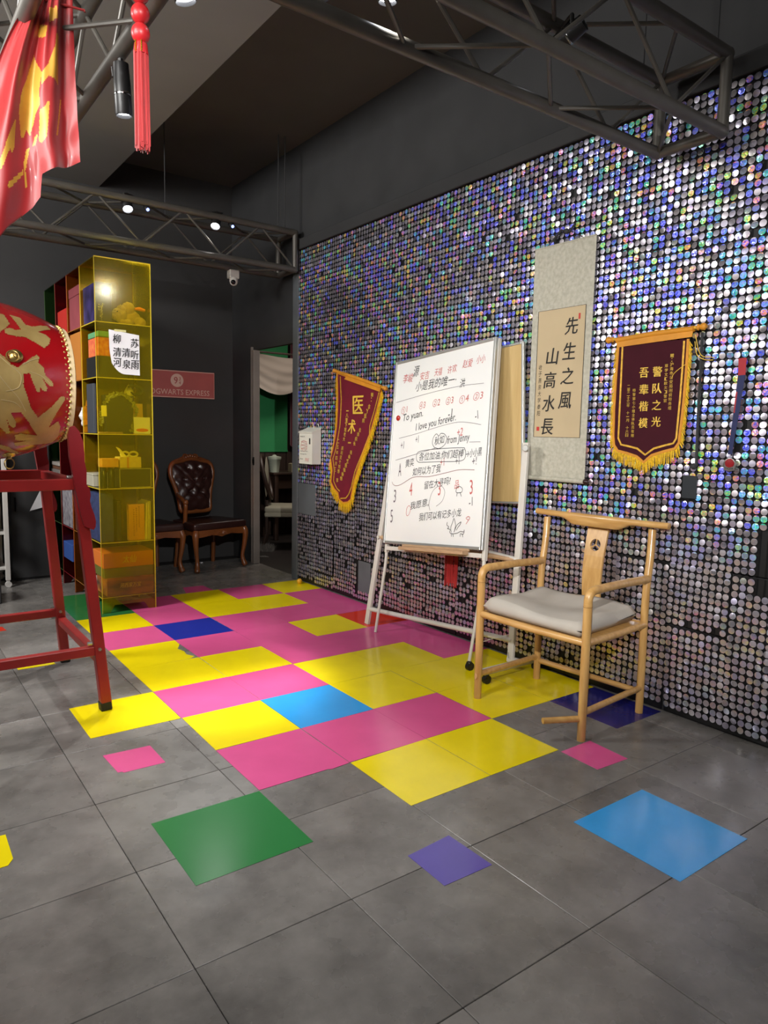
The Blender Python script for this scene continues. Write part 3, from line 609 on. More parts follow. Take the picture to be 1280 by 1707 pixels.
# seat rails
for nm, a, b, z in (('seat_rail', FL, FR, .437), ('seat_rail', BL, BR, .437), ('seat_rail', FL, BL, .437), ('seat_rail', FR, BR, .437)):
    bm = BM(); tube(bm, [(a[0], a[1], z), ((a[0]+b[0])/2, (a[1]+b[1])/2, z-.004), (b[0], b[1], z)], .0165, 12); mk(nm, bm, m_wood2, t, True)
bm = BM(); prism(bm, [(FL[0], FL[1]), (FR[0], FR[1]), (BR[0], BR[1]), (BL[0], BL[1])], (0, 0, .432), (1, 0, 0), (0, 1, 0), .014); mk('seat_board', bm, m_wood2, t)
for a, b, z in ((FL, BL, .125), (FR, BR, .125), (BL, BR, .105)):
    bm = BM(); cyl(bm, (a[0], a[1], z), (b[0], b[1], z), .0145, seg=12); mk('stretcher', bm, m_wood2, t, True)
bm = BM(); cyl(bm, (FR[0]-.012, FR[1]+.010, .098), (1.190, -1.113, .102), .0145, .0135, 12); mk('loose_stretcher', bm, m_wood2, t, True, label='front stretcher come loose from its socket at one end')
bm = BM(); prism(bm, [(0, -.017), (.008, -.008), (.01, .004), (.004, .014), (-.004, .016), (-.007, .0), (-.005, -.012)], (FL[0]-.019, FL[1]-.004, .118), WX, WZ, .003); mk('splintered_socket', bm, M('raw_wood', '#dcae78', .8), t)
# crest rail with a thick shaped middle, running past both posts
bm = BM(); e0 = Vector((1.866, -.432, .913)); e1 = Vector((1.925, -1.195, .913)); n = 40; prev = None; first = None; D = (e1-e0).normalized(); X3 = Vector((0, 0, 1)).cross(D)
for i in range(n+1):
    q = i/n; p = e0.lerp(e1, q); mid = max(0, 1-abs(q-.5)/.17); mid = mid*mid*(3-2*mid) if mid < 1 else 1
    mid = min(1, max(0, (.27-abs(q-.5))/.11)); mid = mid*mid*(3-2*mid)
    bow = .03*math.sin(q*PI); hi = .016+.002*mid; lo = .016+.030*mid
    ring = [bm.verts.new(p+X3*(-bow+.0165*math.cos(a))+Vector((0, 0, (hi if math.sin(a) > 0 else lo)*math.sin(a)))) for a in [2*PI*k/14 for k in range(14)]]
    if prev: bridge(bm, prev, ring)
    else: first = ring
    prev = ring
bm.faces.new(first[::-1]); bm.faces.new(prev); mk('crest_rail', bm, m_wood2, t, True)
# splat with a round pierced hole (three-petal fret)
sp0 = Vector((1.842, -.838, .445)); sp1 = Vector((1.930-.033, -.812, .885)); U = Vector((.07, -1, 0)).normalized()
bm = BM(); HZ = .775; SW = lambda z: .050+.010*max(0, (z-.45)/.44)**1; cz = HZ; RH = .030
def spl(a, z): 
    q = (z-.445)/.44; c = sp0.lerp(sp1, q); return c+U*a+Vector((-.018*math.sin(q*PI*1.2), 0, 0))
NSEG = 32; circ = [(RH*math.cos(2*PI*k/NSEG), cz+RH*math.sin(2*PI*k/NSEG)) for k in range(NSEG)]
outer = []
for k in range(NSEG):
    a = 2*PI*k/NSEG; c, s = math.cos(a), math.sin(a); m_ = .055/max(abs(c), abs(s)); z = cz+s*m_; outer.append((c*m_*SW(z)/.055, z))
def quadface(L): bm.faces.new([bm.verts.new(spl(*p)) for p in L])
for k in range(NSEG): quadface([circ[k], circ[(k+1) % NSEG], outer[(k+1) % NSEG], outer[k]])
zs = [cz+.055, .86, .895]; 
for a, b in zip(zs, zs[1:]): quadface([(-SW(a), a), (SW(a), a), (SW(b), b), (-SW(b), b)])
zs = [.435, .5, .55, .6, .66, cz-.055]
for a, b in zip(zs, zs[1:]): quadface([(-SW(a), a), (SW(a), a), (SW(b), b), (-SW(b), b)])
bmesh.ops.remove_doubles(bm, verts=bm.verts[:], dist=.0006)
g = bmesh.ops.extrude_face_region(bm, geom=bm.faces[:]); bmesh.ops.translate(bm, verts=[q for q in g['geom'] if isinstance(q, bmesh.types.BMVert)], vec=(.012, 0, 0))
mk('splat', bm, m_wood, t)
bm = BM()
for k in range(3):
    a = PI/2+2*PI*k/3; tube(bm, [spl(.0, cz)+Vector((.006, 0, 0)), spl(RH*math.cos(a)*.6, cz+RH*math.sin(a)*.6)+Vector((.006, 0, 0)), spl(RH*math.cos(a)*1.05, cz+RH*math.sin(a)*1.05)+Vector((.006, 0, 0))], [.004, .003, .006], 6)
mk('fret', bm, m_wood, t, True)
# cushion: slightly puffed and creased
bm = BM(); NN = 22; g = []
c4 = [Vector((1.322, -.592)), Vector((1.352, -1.166)), Vector((1.825, -1.115)), Vector((1.785, -.565))]
def cpt(u, v): return (c4[0]*(1-u)+c4[1]*u)*(1-v)+(c4[3]*(1-u)+c4[2]*u)*v
rn = random.Random(5)
for side in (1, -1):
    gg = []
    for i in range(NN+1):
        row = []
        for j in range(NN+1):
            u, v = i/NN, j/NN; p = cpt(u, v); e = min(1, 15.0*min(u*1.25, (1-u)*1.25, v, 1-v)); r = math.sqrt(max(0, 1-(1-e)**2))
            c = (cpt(.5, .5)-p)*(-.012*r); top = .482+.036*r+.008*math.sin(u*7+v*3)*r+.006*math.sin(v*9-u*2)*r-.012*math.sin(u*PI)*math.sin(v*PI)+(.025*(v-.5)*2*max(0, v-.6)); bot = .482-.032*r
            row.append(bm.verts.new((p.x+c.x, p.y+c.y, top if side > 0 else bot)))
        gg.append(row)
    for i in range(NN):
        for j in range(NN): bm.faces.new((gg[i][j], gg[i+1][j], gg[i+1][j+1], gg[i][j+1]))
bmesh.ops.remove_doubles(bm, verts=bm.verts[:], dist=.0004)
o = mk('seat_cushion', bm, m_cush, None, True, sharp=80); tag(o, 'grey fabric seat cushion lying on the pale ash armchair', 'cushion')
# ================================================================= the two boards on stands
m_alu = M('aluminium', '#b4b4b0', .35, metal=.55, var=.05)
m_wht = M('white_powder_coat', '#cdc8bf', .42, var=.04)
m_board = M('whiteboard_enamel', '#ebebe8', .16, var=.02, vscale=3, coat=.3)
m_red = M('marker_red', '#c2605c', .6); m_mk = M('marker_black', '#26262a', .6); m_dk = M('marker_grey', '#6b6068', .6); m_mr = M('marker_maroon', '#8a5a58', .6)
BU = Vector((.014, -.931, .086)); BW = BU.length; BU.normalize(); bv = Vector((.163, .056, 1.197)); BV = (bv-BU*bv.dot(BU)); BV.normalize(); BN = BU.cross(BV)   # board axes, normal to the room
BO = Vector((1.655, .712, .590)); BH = 1.222
def bp_(s, q, d=0): return BO+BU*s+BV*q+BN*d
RB = Matrix((BU, BV, BN)).transposed()
def bbox(bm, s0, s1, q0, q1, d0, d1, bev=.001): box(bm, bp_((s0+s1)/2, (q0+q1)/2, (d0+d1)/2), (abs(s1-s0), abs(q1-q0), abs(d1-d0)), bev, RB)
t = thing('whiteboard', 'tilted whiteboard on an easel covered with red and black handwriting', 'whiteboard', (1.58, .25, 0))
bm = BM(); bbox(bm, .016, BW-.016, .016, BH-.016, -.008, .0); mk('writing_surface', bm, m_board, t)
for s0, s1, q0, q1 in ((0, .018, 0, BH), (BW-.018, BW, 0, BH), (.018, BW-.018, 0, .018), (.018, BW-.018, BH-.018, BH)):
    bm = BM(); bbox(bm, s0, s1, q0, q1, -.014, .008, .003); mk('frame_rail', bm, m_alu, t)
    bm = BM(); 
bm.free()
for s0, s1 in ((-.002, .02), (BW-.02, BW+.002)):
    bm = BM(); bbox(bm, s0, s1, -.06, BH-.002, -.042, -.014, .003); mk('post', bm, m_wht, t)
f0 = bp_(.012, 0, -.01); f1 = bp_(BW-.012, 0, -.01)
bm = BM(); tube(bm, [bp_(.01, .02, -.026), bp_(.01, -.12, -.026), Vector((1.572, .668, .002))], [.011, .011, .0095], 10); mk('leg', bm, m_wht, t, True)
bm = BM(); tube(bm, [bp_(BW-.01, .02, -.026), bp_(BW-.01, -.16, -.026), Vector((1.577, -.236, .055))], [.011, .011, .0095], 10); mk('leg', bm, m_wht, t, True)
m_cast = M('caster_black', '#1a1a1c', .45)
def caster(parent, x, y, z=0, r=.024):
    bm = BM(); cyl(bm, (x+.004, y-.012, z+r), (x+.004, y+.012, z+r), r, seg=16); box2(bm, (x-.012, y-.014, z+r*1.1), (x+.014, y+.014, z+r*2.15), .004); cyl(bm, (x, y, z+r*2), (x, y, z+r*2+.014), .006, seg=8); mk('caster', bm, m_cast, parent, True)
caster(t, 1.577, -.236)
bm = BM(); bbox(bm, .02, BW-.02, -.045, -.018, -.03, -.006, .002); mk('cross_rail', bm, m_wht, t)
m_tray = M('tray_wood', '#a98868', .6, vscale=3, col2='#c2a07c', stretch=(20, 3, 20))
bm = BM(); bbox(bm, .225, .82, -.034, -.012, -.002, .05, .002); bbox(bm, .215, .83, -.012, .004, -.002, .012, .002); mk('pen_tray', bm, m_tray, t)
WB_TEXT= [('李峻', 'R', 0.09, 1.067, 0.195, 1.063), ('源', 'K', 0.193, 1.095, 0.255, 1.093), ('安吉', 'R', 0.267, 1.06, 0.361, 1.062), ('天禧', 'R', 0.406, 1.068, 0.482, 1.067), ('许欢', 'R', 0.533, 1.063, 0.617, 1.069), ('赵爱', 'R', 0.662, 1.081, 0.749, 1.078), ('小小', 'R', 0.781, 1.088, 0.853, 1.086), ('小是我的唯一·', 'K', 0.229, 0.993, 0.616, 0.991), ('洪', 'K', 0.65, 0.963, 0.697, 0.963), ('①1', 'R', 0.099, 0.856, 0.163, 0.866), ('④3', 'R', 0.281, 0.871, 0.342, 0.874), ('②2', 'R', 0.412, 0.871, 0.481, 0.875), ('②3', 'R', 0.536, 0.87, 0.605, 0.875), ('①4', 'R', 0.658, 0.863, 0.739, 0.871), ('②3', 'R', 0.777, 0.868, 0.858, 0.874), ('To yuan.', 'K', 0.123, 0.794, 0.324, 0.809), ('I love you forever.', 'K', 0.262, 0.72, 0.638, 0.753), ('-1', 'K', 0.566, 0.79, 0.605, 0.794), ('-1', 'K', 0.806, 0.755, 0.833, 0.762), ('+2', 'R', 0.657, 0.668, 0.706, 0.671), ('+1', 'D', 0.269, 0.653, 0.301, 0.656), ('+1', 'D', 0.118, 0.625, 0.154, 0.628), ('秋如', 'K', 0.457, 0.627, 0.548, 0.636), ('from Jenny', 'K', 0.573, 0.615, 0.769, 0.622), ('各位加油,你们超棒', 'K', 0.316, 0.536, 0.728, 0.538), ('→小小黑', 'K', 0.747, 0.534, 0.876, 0.541), ('黄奕', 'K', 0.18, 0.499, 0.272, 0.509), ('如何以为了我', 'K', 0.26, 0.442, 0.532, 0.458), ('+1', 'R', 0.527, 0.493, 0.564, 0.499), ('+1', 'D', 0.663, 0.495, 0.698, 0.501), ('+!', 'D', 0.805, 0.486, 0.844, 0.492), ('A', 'D', 0.112, 0.445, 0.141, 0.448), ('留在大寻吗?', 'K', 0.39, 0.354, 0.631, 0.381), ('3', 'D', 0.081, 0.271, 0.128, 0.277), ('5', 'D', 0.064, 0.137, 0.114, 0.146), ('4', 'R', 0.244, 0.314, 0.281, 0.319), ('3', 'R', 0.522, 0.313, 0.559, 0.32), ('3', 'R', 0.801, 0.317, 0.856, 0.328), ('我愿意,', 'K', 0.264, 0.223, 0.439, 0.249), ('我们可以有记多小龙', 'K', 0.358, 0.154, 0.743, 0.19), ('-1', 'D', 0.802, 0.248, 0.835, 0.255), ('品', 'R', 0.666, 0.351, 0.707, 0.357)]
WB_LINES= [('D', [(0.034, 0.945), (0.268, 0.961), (0.477, 0.971), (0.672, 0.974), (0.856, 0.964)]), ('D', [(0.092, 0.699), (0.249, 0.713), (0.383, 0.73), (0.535, 0.748), (0.656, 0.755), (0.751, 0.744), (0.856, 0.722)]), ('D', [(0.072, 0.554), (0.185, 0.569), (0.309, 0.587), (0.478, 0.612)]), ('D', [(0.768, 0.627), (0.859, 0.622)]), ('D', [(0.072, 0.554), (0.309, 0.587)]), ('M', [(0.052, 0.41), (0.062, 0.394), (0.097, 0.383), (0.152, 0.392), (0.248, 0.429), (0.317, 0.437), (0.426, 0.434), (0.578, 0.452), (0.697, 0.466), (0.826, 0.461)]), ('K', [(0.317, 0.528), (0.292, 0.544), (0.289, 0.579), (0.321, 0.599), (0.479, 0.604), (0.702, 0.598), (0.733, 0.587), (0.743, 0.557), (0.73, 0.526), (0.666, 0.518), (0.491, 0.524), (0.317, 0.528)]), ('K', [(0.458, 0.614), (0.435, 0.642), (0.442, 0.68), (0.468, 0.699), (0.491, 0.684), (0.51, 0.699), (0.546, 0.69), (0.566, 0.66), (0.552, 0.627), (0.505, 0.606), (0.458, 0.614)]), ('D', [(0.456, 0.222), (0.443, 0.267), (0.466, 0.336), (0.513, 0.369), (0.558, 0.367), (0.582, 0.332), (0.564, 0.281), (0.512, 0.248)]), ('R', [(0.224, 0.202), (0.227, 0.234), (0.248, 0.252), (0.265, 0.234), (0.254, 0.197), (0.234, 0.186), (0.224, 0.202)]), ('R', [(0.783, 0.182), (0.802, 0.19), (0.814, 0.182), (0.805, 0.17), (0.786, 0.176), (0.783, 0.182)]), ('R', [(0.805, 0.17), (0.785, 0.145)]), ('K', [(0.623, 0.153), (0.621, 0.136), (0.64, 0.125), (0.629, 0.114), (0.652, 0.11), (0.652, 0.092), (0.674, 0.085), (0.716, 0.09), (0.744, 0.101), (0.771, 0.099), (0.774, 0.112), (0.77, 0.087), (0.742, 0.088)]), ('K', [(0.666, 0.093), (0.657, 0.119), (0.67, 0.153), (0.681, 0.176), (0.697, 0.136), (0.688, 0.094)]), ('K', [(0.688, 0.094), (0.709, 0.136), (0.742, 0.157), (0.735, 0.14), (0.722, 0.128), (0.707, 0.107)]), ('K', [(0.665, 0.085), (0.668, 0.068)]), ('K', [(0.68, 0.084), (0.685, 0.067)]), ('K', [(0.743, 0.086), (0.743, 0.07)]), ('K', [(0.761, 0.087), (0.766, 0.068)]), ('K', [(0.68, 0.338), (0.688, 0.362), (0.712, 0.366), (0.735, 0.352), (0.729, 0.332), (0.693, 0.329), (0.68, 0.338)]), ('K', [(0.693, 0.329), (0.69, 0.308)]), ('K', [(0.72, 0.328), (0.73, 0.307)])]
INK = {'R': (m_red, 'red marker writing'), 'K': (m_mk, 'black marker writing'), 'D': (m_dk, 'faded grey marker writing'), 'M': (m_mr, 'brown marker swash')}
for s, c, x0, y0, x1, y1 in WB_TEXT:
    d = Vector((x1-x0, y1-y0)); w = d.length; d.normalize(); X = BU*d.x+BV*d.y; Y = -BU*d.y+BV*d.x
    cjk = any(ord(ch) > 0x2e80 for ch in s); hh = None
    if cjk: hh = min(.085, max(.05, w/len(s)*1.15))
    elif s in ('3', '5', '4', 'A'): hh = .085; w = .030
    elif s[0] in '+-①②③④': hh = .048 if s[0] != '-' else .05
    elif s in ('To yuan.', 'I love you forever.', 'from Jenny'): hh = .062
    bm = BM(); text(bm, s, bp_(x0, y0), X, Y, w, hh, .0012, 0., .18); mk('handwriting', bm, INK[c][0], t, label=INK[c][1])
def ink_line(bm, pts, w):
    P = bez([(p[0], p[1], 0) for p in pts], 5) if len(pts) > 2 else [Vector((p[0], p[1], 0)) for p in pts]
    strip(bm, [(p.x, p.y) for p in P], w, BO, BU, BV, .0014)
for c, pts in WB_LINES: bm = BM(); ink_line(bm, pts, .0034 if c != 'D' else .0026); mk('marker_line', bm, INK[c][0], t)
bm = BM(); lathe(bm, [(.017, 0), (.018, .006), (.012, .011), (.001, .012)], bp_(.072, .836, .0015), BN, 18); one('board_magnet', bm, M('magnet_red', '#b3261e', .3), 'round red magnet stuck on the whiteboard', 'magnet', loc=bp_(.072, .836), smooth=True)
# the second board behind, its bare wooden back turned to the room
t = thing('rolling_board', 'second rolling board with a wooden face, standing behind the whiteboard', 'board', (1.78, .27, 0))
m_ply = M('plywood', '#b5975f', .6, vscale=2.5, col2='#c9ac76', stretch=(12, 12, .8))
PU = Vector((-.01, -1, .075)).normalized(); PVv = Vector((.025, .0, 1)); PV = (PVv-PU*PVv.dot(PU)).normalized(); PN_ = PU.cross(PV); PO = Vector((1.895, .62, .868)); PWd = .935; PHt = .915; RP = Matrix((PU, PV, PN_)).transposed()
def pbox(bm, s0, s1, q0, q1, d0, d1, bev=.001): box(bm, PO+PU*((s0+s1)/2)+PV*((q0+q1)/2)+PN_*((d0+d1)/2), (s1-s0, q1-q0, d1-d0), bev, RP)
bm = BM(); pbox(bm, .01, PWd-.012, .012, PHt-.012, -.008, .004); mk('wooden_face', bm, m_ply, t)
for s0, s1, q0, q1 in ((0, .012, 0, PHt), (PWd-.016, PWd, 0, PHt), (.012, PWd-.016, 0, .012), (.012, PWd-.016, PHt-.012, PHt)):
    bm = BM(); pbox(bm, s0, s1, q0, q1, -.012, .008, .002); mk('frame_rail', bm, m_alu, t)
pl0, pl1 = Vector((1.646, .871, .0)), Vector((1.80, .80, 1.27)); pr0, pr1 = Vector((1.788, -.352, .045)), Vector((1.862, -.336, 1.285))
def bar(bm, a, b, w, d, bev=.003):
    a = Vector(a); b = Vector(b); z = (b-a).normalized(); y = Vector((0, 1, 0)); y = (y-z*y.dot(z)).normalized(); x = y.cross(z)
    box(bm, (a+b)/2, (d, w, (b-a).length), bev, Matrix((x, y, z)).transposed())
for a, b in ((pl0, pl1), (pr0, pr1)):
    bm = BM(); bar(bm, a, b, .042, .022); mk('post', bm, m_wht, t)
for z0, z1 in ((.105, .125), (.455, .475)):
    q = lambda a, b, h: a.lerp(b, h/1.25)
    bm = BM(); cyl(bm, q(pl0, pl1, z0 if z0 < .2 else .60), q(pr0, pr1, z1 if z0 < .2 else .585), .0155, seg=14); mk('cross_tube', bm, m_wht if z0 < .2 else m_tray, t, True)
bm = BM(); cyl(bm, pl0.lerp(pr0, .78)+Vector((.06, 0, .60)), pr0.lerp(pr1, .585/1.25), .0165, seg=14); mk('tube_sleeve', bm, m_wht, t, True)
bm = BM(); box2(bm, (1.485, -.455, .05), (1.925, -.415, .078), .003); box2(bm, (1.77, -.42, .045), (1.81, -.335, .07), .003); mk('foot_rail', bm, m_wht, t)
caster(t, 1.505, -.445); caster(t, 1.905, -.432)
bm = BM(); lathe(bm, [(.005, 0), (.005, .012), (.017, .014), (.019, .022), (.015, .03), (.002, .031)], pr1+Vector((-.01, -.015, -.03)), (-1, -.4, 0), 16); mk('pivot_knob', bm, M('knob_clear', '#c9c9c4', .2), t, True)
bm = BM(); lathe(bm, [(.004, 0), (.012, .003), (.012, .012), (.002, .014)], pl0.lerp(pl1, .60/1.25)+Vector((-.011, 0, 0)), (-1, 0, 0), 12); mk('bolt_knob', bm, m_wht, t, True)
bm = BM(); tube(bm, [(1.80, -.36, .16), (1.79, -.33, .10), (1.74, -.38, .085)], .0025, 5); tube(bm, [(1.78, -.34, .20), (1.72, -.25, .16), (1.66, -.20, .13)], .002, 5); mk('tie_wire', bm, m_alu, t)
bm = BM(); ball(bm, (1.888, 2.254, .0235), .023, 18, 12); one('ball', bm, M('ball_orange', '#e8a928', .4), 'small orange ball on the yellow square by the doorway', 'ball', loc=(1.888, 2.254, 0), smooth=True)
GOLD= [[(0.095, 0.807), (0.139, 0.804), (0.155, 0.685), (0.184, 0.694), (0.256, 0.871), (0.271, 0.806), (0.202, 0.621), (0.234, 0.627), (0.255, 0.569), (0.245, 0.456), (0.219, 0.36), (0.197, 0.396), (0.168, 0.43), (0.143, 0.465), (0.104, 0.438), (0.099, 0.531), (0.13, 0.568), (0.117, 0.666)], [(0.049, 0.796), (0.073, 0.777), (0.088, 0.62), (0.062, 0.519), (0.034, 0.435)], [(0.061, 0.504), (0.079, 0.549), (0.108, 0.545), (0.117, 0.446), (0.083, 0.442), (0.061, 0.461)], [(0.027, 0.201), (0.05, 0.145), (0.073, 0.065), (0.102, 0.034), (0.128, 0.104), (0.165, 0.195), (0.184, 0.238), (0.194, 0.209), (0.186, 0.136), (0.207, 0.076), (0.213, -0.018), (0.247, -0.125), (0.247, -0.169), (0.233, -0.176), (0.201, -0.075), (0.221, -0.197), (0.217, -0.247), (0.2, -0.232), (0.189, -0.185), (0.189, -0.253), (0.176, -0.253), (0.156, -0.108), (0.148, -0.019), (0.122, -0.036), (0.119, -0.163), (0.134, -0.291), (0.149, -0.444), (0.184, -0.607), (0.241, -0.47), (0.282, -0.325), (0.299, -0.32), (0.302, -0.38), (0.271, -0.553), (0.248, -0.703), (0.238, -0.817), (0.278, -0.733), (0.293, -0.864), (0.296, -1.108), (0.273, -1.309), (0.223, -1.185), (0.158, -1.097), (0.102, -1.058), (0.095, -0.986), (0.144, -0.987), (0.097, -0.928), (0.092, -0.836), (0.12, -0.827), (0.191, -0.923), (0.173, -0.817), (0.145, -0.658), (0.111, -0.51), (0.068, -0.505), (0.09, -0.627), (0.094, -0.709), (0.082, -0.721), (0.064, -0.671), (0.053, -0.577), (0.071, -0.792), (0.059, -0.807), (0.026, -0.685)], [(0.035, -0.99), (0.072, -1.054), (0.123, -1.255), (0.125, -1.347), (0.067, -1.138), (0.038, -1.065)], []]
# ================================================================= drum on its red stand
m_dred = M('drum_lacquer', '#a00f16', .24, var=.08, vscale=4, coat=.6)
m_sred = M('stand_paint', '#97201f', .42, var=.12, vscale=7, coat=.1)
m_dgold = M('drum_gold', '#a98d55', .45, vscale=9, col2='#c4a96c', metal=.35, bump=.25, bscale=24)
m_skin = M('drum_skin', '#d8c095', .6, var=.08, vscale=10)
m_brass = M('brass', '#b59a5a', .28, metal=.9)
m_rub = M('black_rubber', '#171717', .6)
t = thing('big_drum', 'large red barrel drum painted with a gold dragon, lying on a red stand', 'drum', (-.66, .72, 1.19))
XC, YC, ZC, DL, RB_, RE_ = -.70, .72, 1.53, .375, .37, .265
DR = lambda s: RE_+(RB_-RE_)*(1-(s/DL)**2)
def dpt(s, th, off=0): r = DR(s)+off; return Vector((XC+s, YC-r*math.cos(th), ZC+r*math.sin(th)))
bm = BM(); lathe(bm, [(DR(DL*(k/14-1)), DL*(k/14-1)) for k in range(29)], (XC, YC, ZC), 'X', 72); mk('barrel', bm, m_dred, t, True)
for sgn in (1, -1):
    bm = BM(); lathe(bm, [(RE_+.006, DL-.045), (RE_+.007, DL-.01), (RE_+.004, DL+.012), (RE_-.012, DL+.018), (.01, DL+.016)], (XC, YC, ZC), (sgn, 0, 0), 64); mk('drumhead', bm, m_skin, t, True)
    bm = BM()
    for k in range(56):
        for q, dx in ((0, .012), (.5, .030)):
            a = 2*PI*(k+q)/56; ball(bm, (XC+sgn*(DL-dx), YC-(RE_+.010)*math.cos(a), ZC+(RE_+.010)*math.sin(a)), .0078, 6, 4)
    mk('stud', bm, m_brass, t, True, kind='stuff')
# gold dragon, raised from the lacquer
def inside(p, poly):
    c = False; j = len(poly)-1
    for i in range(len(poly)):
        if (poly[i][1] > p[1]) != (poly[j][1] > p[1]) and p[0] < (poly[j][0]-poly[i][0])*(p[1]-poly[i][1])/(poly[j][1]-poly[i][1])+poly[i][0]: c = not c
        j = i
    return c
bm = BM(); vc = {}; ds = .0042; dth = .0042/.36
def gv(i, j):
    if (i, j) not in vc: vc[(i, j)] = bm.verts.new(dpt(i*ds, j*dth, .0022))
    return vc[(i, j)]
for rep, (mir, sh) in enumerate(((1, 0), (-1, .1), (1, 3.3), (-1, 3.3))):
    for poly in [g for g in GOLD if len(g) > 2]:
        P = [((p[0]+.034)*mir, p[1]+.09+sh) for p in poly]; xs = [p[0] for p in P]; ys = [p[1] for p in P]
        if mir < 0: P = [(p[0]+.02, p[1]) for p in P]; xs = [p[0] for p in P]
        for i in range(int(min(xs)/ds)-1, int(max(xs)/ds)+2):
            if abs(i*ds) > .34: continue
            for j in range(int(min(ys)/dth)-1, int(max(ys)/dth)+2):
                if inside(((i+.5)*ds, (j+.5)*dth), P):
                    try: bm.faces.new((gv(i, j), gv(i+1, j), gv(i+1, j+1), gv(i, j+1)))
                    except ValueError: pass
mk('dragon_painting', bm, m_dgold, t, True, label='gold painted dragon')
bm = BM()
for pts in ([(.03, .15), (.07, .05), (.11, -.05), (.10, -.2), (.05, -.25)], [(.02, -.05), (.06, -.2), (.1, -.33), (.13, -.5)], [(.03, -.35), (.08, -.38), (.11, -.45)], [(.12, .08), (.16, .15), (.19, .19)], [(.15, .0), (.2, -.05), (.24, -.15)]):
    tube(bm, [dpt(p.x+.034, p.y+.09, .003) for p in bez([(a, b, 0) for a, b in pts], 6)], .0018, 5)
mk('relief_line', bm, M('gold_relief', '#cdb88a', .4, metal=.35), t, True)
for s, th in ((.128, .265), (.12, -1.22), (-.10, .265), (.12, 1.75)):
    c = dpt(s, th); n = (dpt(s, th, .1)-c).normalized(); bm = BM(); lathe(bm, [(.03, 0), (.029, .004), (.022, .009), (.012, .013), (.010, .02), (.001, .022)], c, n, 24); o = mk('ring_boss', bm, m_brass, t, True)
    x = Vector((-1, 0, 0)); dn = n.cross(x).normalized(); dn = dn if dn.z < 0 else -dn
    bm = BM(); c2 = c+n*.02+(Vector((-.014, 0, -.008)) if th > 0 else Vector((0, 0, -.022))); u, v = (x, dn) if th > 0 else (Vector((.9, .45, 0)).normalized(), Vector((0, 0, -1)))
    loop_tube(bm, [c2+u*(.024*math.cos(a))+v*(.024*math.sin(a)) for a in [2*PI*k/24 for k in range(24)]], .003, 7); mk('pull_ring', bm, m_brass, o, True)
t = thing('drum_stand', 'red steel frame stand with rubber feet under the big drum', 'stand', (-.66, .72, 0))
LG = {}
for sx in (1, -1):
    for sy in (-1, 1):
        f = Vector((-.66+sx*.403, .72+sy*.421, 0)); top = Vector((-.66+sx*.318, .72+sy*.374, 1.09)); LG[(sx, sy)] = (f, top)
        bm = BM(); bar(bm, f+Vector((0, 0, .03)), top+(top-f)*(0.0), .05, .048, .004); o = mk('leg', bm, m_sred, t)
        bm = BM(); bar(bm, f, f+(top-f)*.04, .053, .051, .004); mk('rubber_foot', bm, m_rub, o)
lp = lambda k, z: LG[k][0].lerp(LG[k][1], z/1.09)
for sy in (-1, 1):
    a, b = lp((-1, sy), 1.065), lp((1, sy), 1.065); bm = BM(); box2(bm, (a.x, a.y-.024, 1.042), (b.x, b.y+.024, 1.092), .003); mk('top_rail', bm, m_sred, t)
    a, b = lp((-1, sy), .292), lp((1, sy), .292); bm = BM(); box2(bm, (a.x, a.y-.02, .27), (b.x, b.y+.02, .312), .003); mk('lower_rail', bm, m_sred, t)
for sx in (-1, 1):
    a, b = lp((sx, -1), 1.065), lp((sx, 1), 1.065); bm = BM(); box2(bm, (a.x-.022, a.y, 1.045), (a.x+.022, b.y, 1.088), .003); mk('top_rail', bm, m_sred, t)
    a, b = lp((sx, -1), .20), lp((sx, 1), .20); bm = BM(); box2(bm, (a.x-.02, a.y, .225), (a.x+.02, b.y, .265), .003); mk('lower_rail', bm, m_sred, t)
    for sy in (-1, 1):
        a = lp((sx, sy), .9); bm = BM()
        R_ = [(.022, .868), (.036, .862), (.046, .875), (.050, .90), (.047, .93), (.038, .965), (.034, .995), (.040, 1.02), (.039, 1.05), (.027, 1.07), (.030, 1.095), (.034, 1.13), (.030, 1.17), (.033, 1.21), (.033, 1.26), (.022, 1.305), (.004, 1.33), (-.012, 1.325), (-.026, 1.29), (-.03, 1.20), (-.022, 1.05), (-.01, .93), (.0, .88)]
        poly = [(sx*(p+(.0 if p > 0 else 0)), z) for p, z in R_]; poly = poly if sx > 0 else poly[::-1]
        b = lp((sx, sy), 1.09); off = [(x+LG[(sx, sy)][0].x+(LG[(sx, sy)][1].x-LG[(sx, sy)][0].x)*(z/1.09)-sx*.006, z) for x, z in poly]
        prism(bm, off, (0, a.y-.03+(0 if sy < 0 else .035), 0), (1, 0, 0), (0, 0, 1), .028); mk('cradle_bracket', bm, M('bracket_paint', '#7e1a20', .35, var=.1, coat=.2), t)
for k, z in (((1, -1), 1.07), ((1, -1), .30), ((1, 1), .30), ((1, 1), .24)):
    p = lp(k, z)
    for q0, q1, r in ((Vector((-.03, -.012, .03)), Vector((-.05, -.012, .03)), .009), (Vector((0, -.024, 0)), Vector((0, -.034, 0)), .008)):
        bm = BM(); cyl(bm, p+q0, p+q1, r, seg=6); mk('bolt', bm, M('bolt_steel', '#a8a6a2', .35, metal=.8), t)
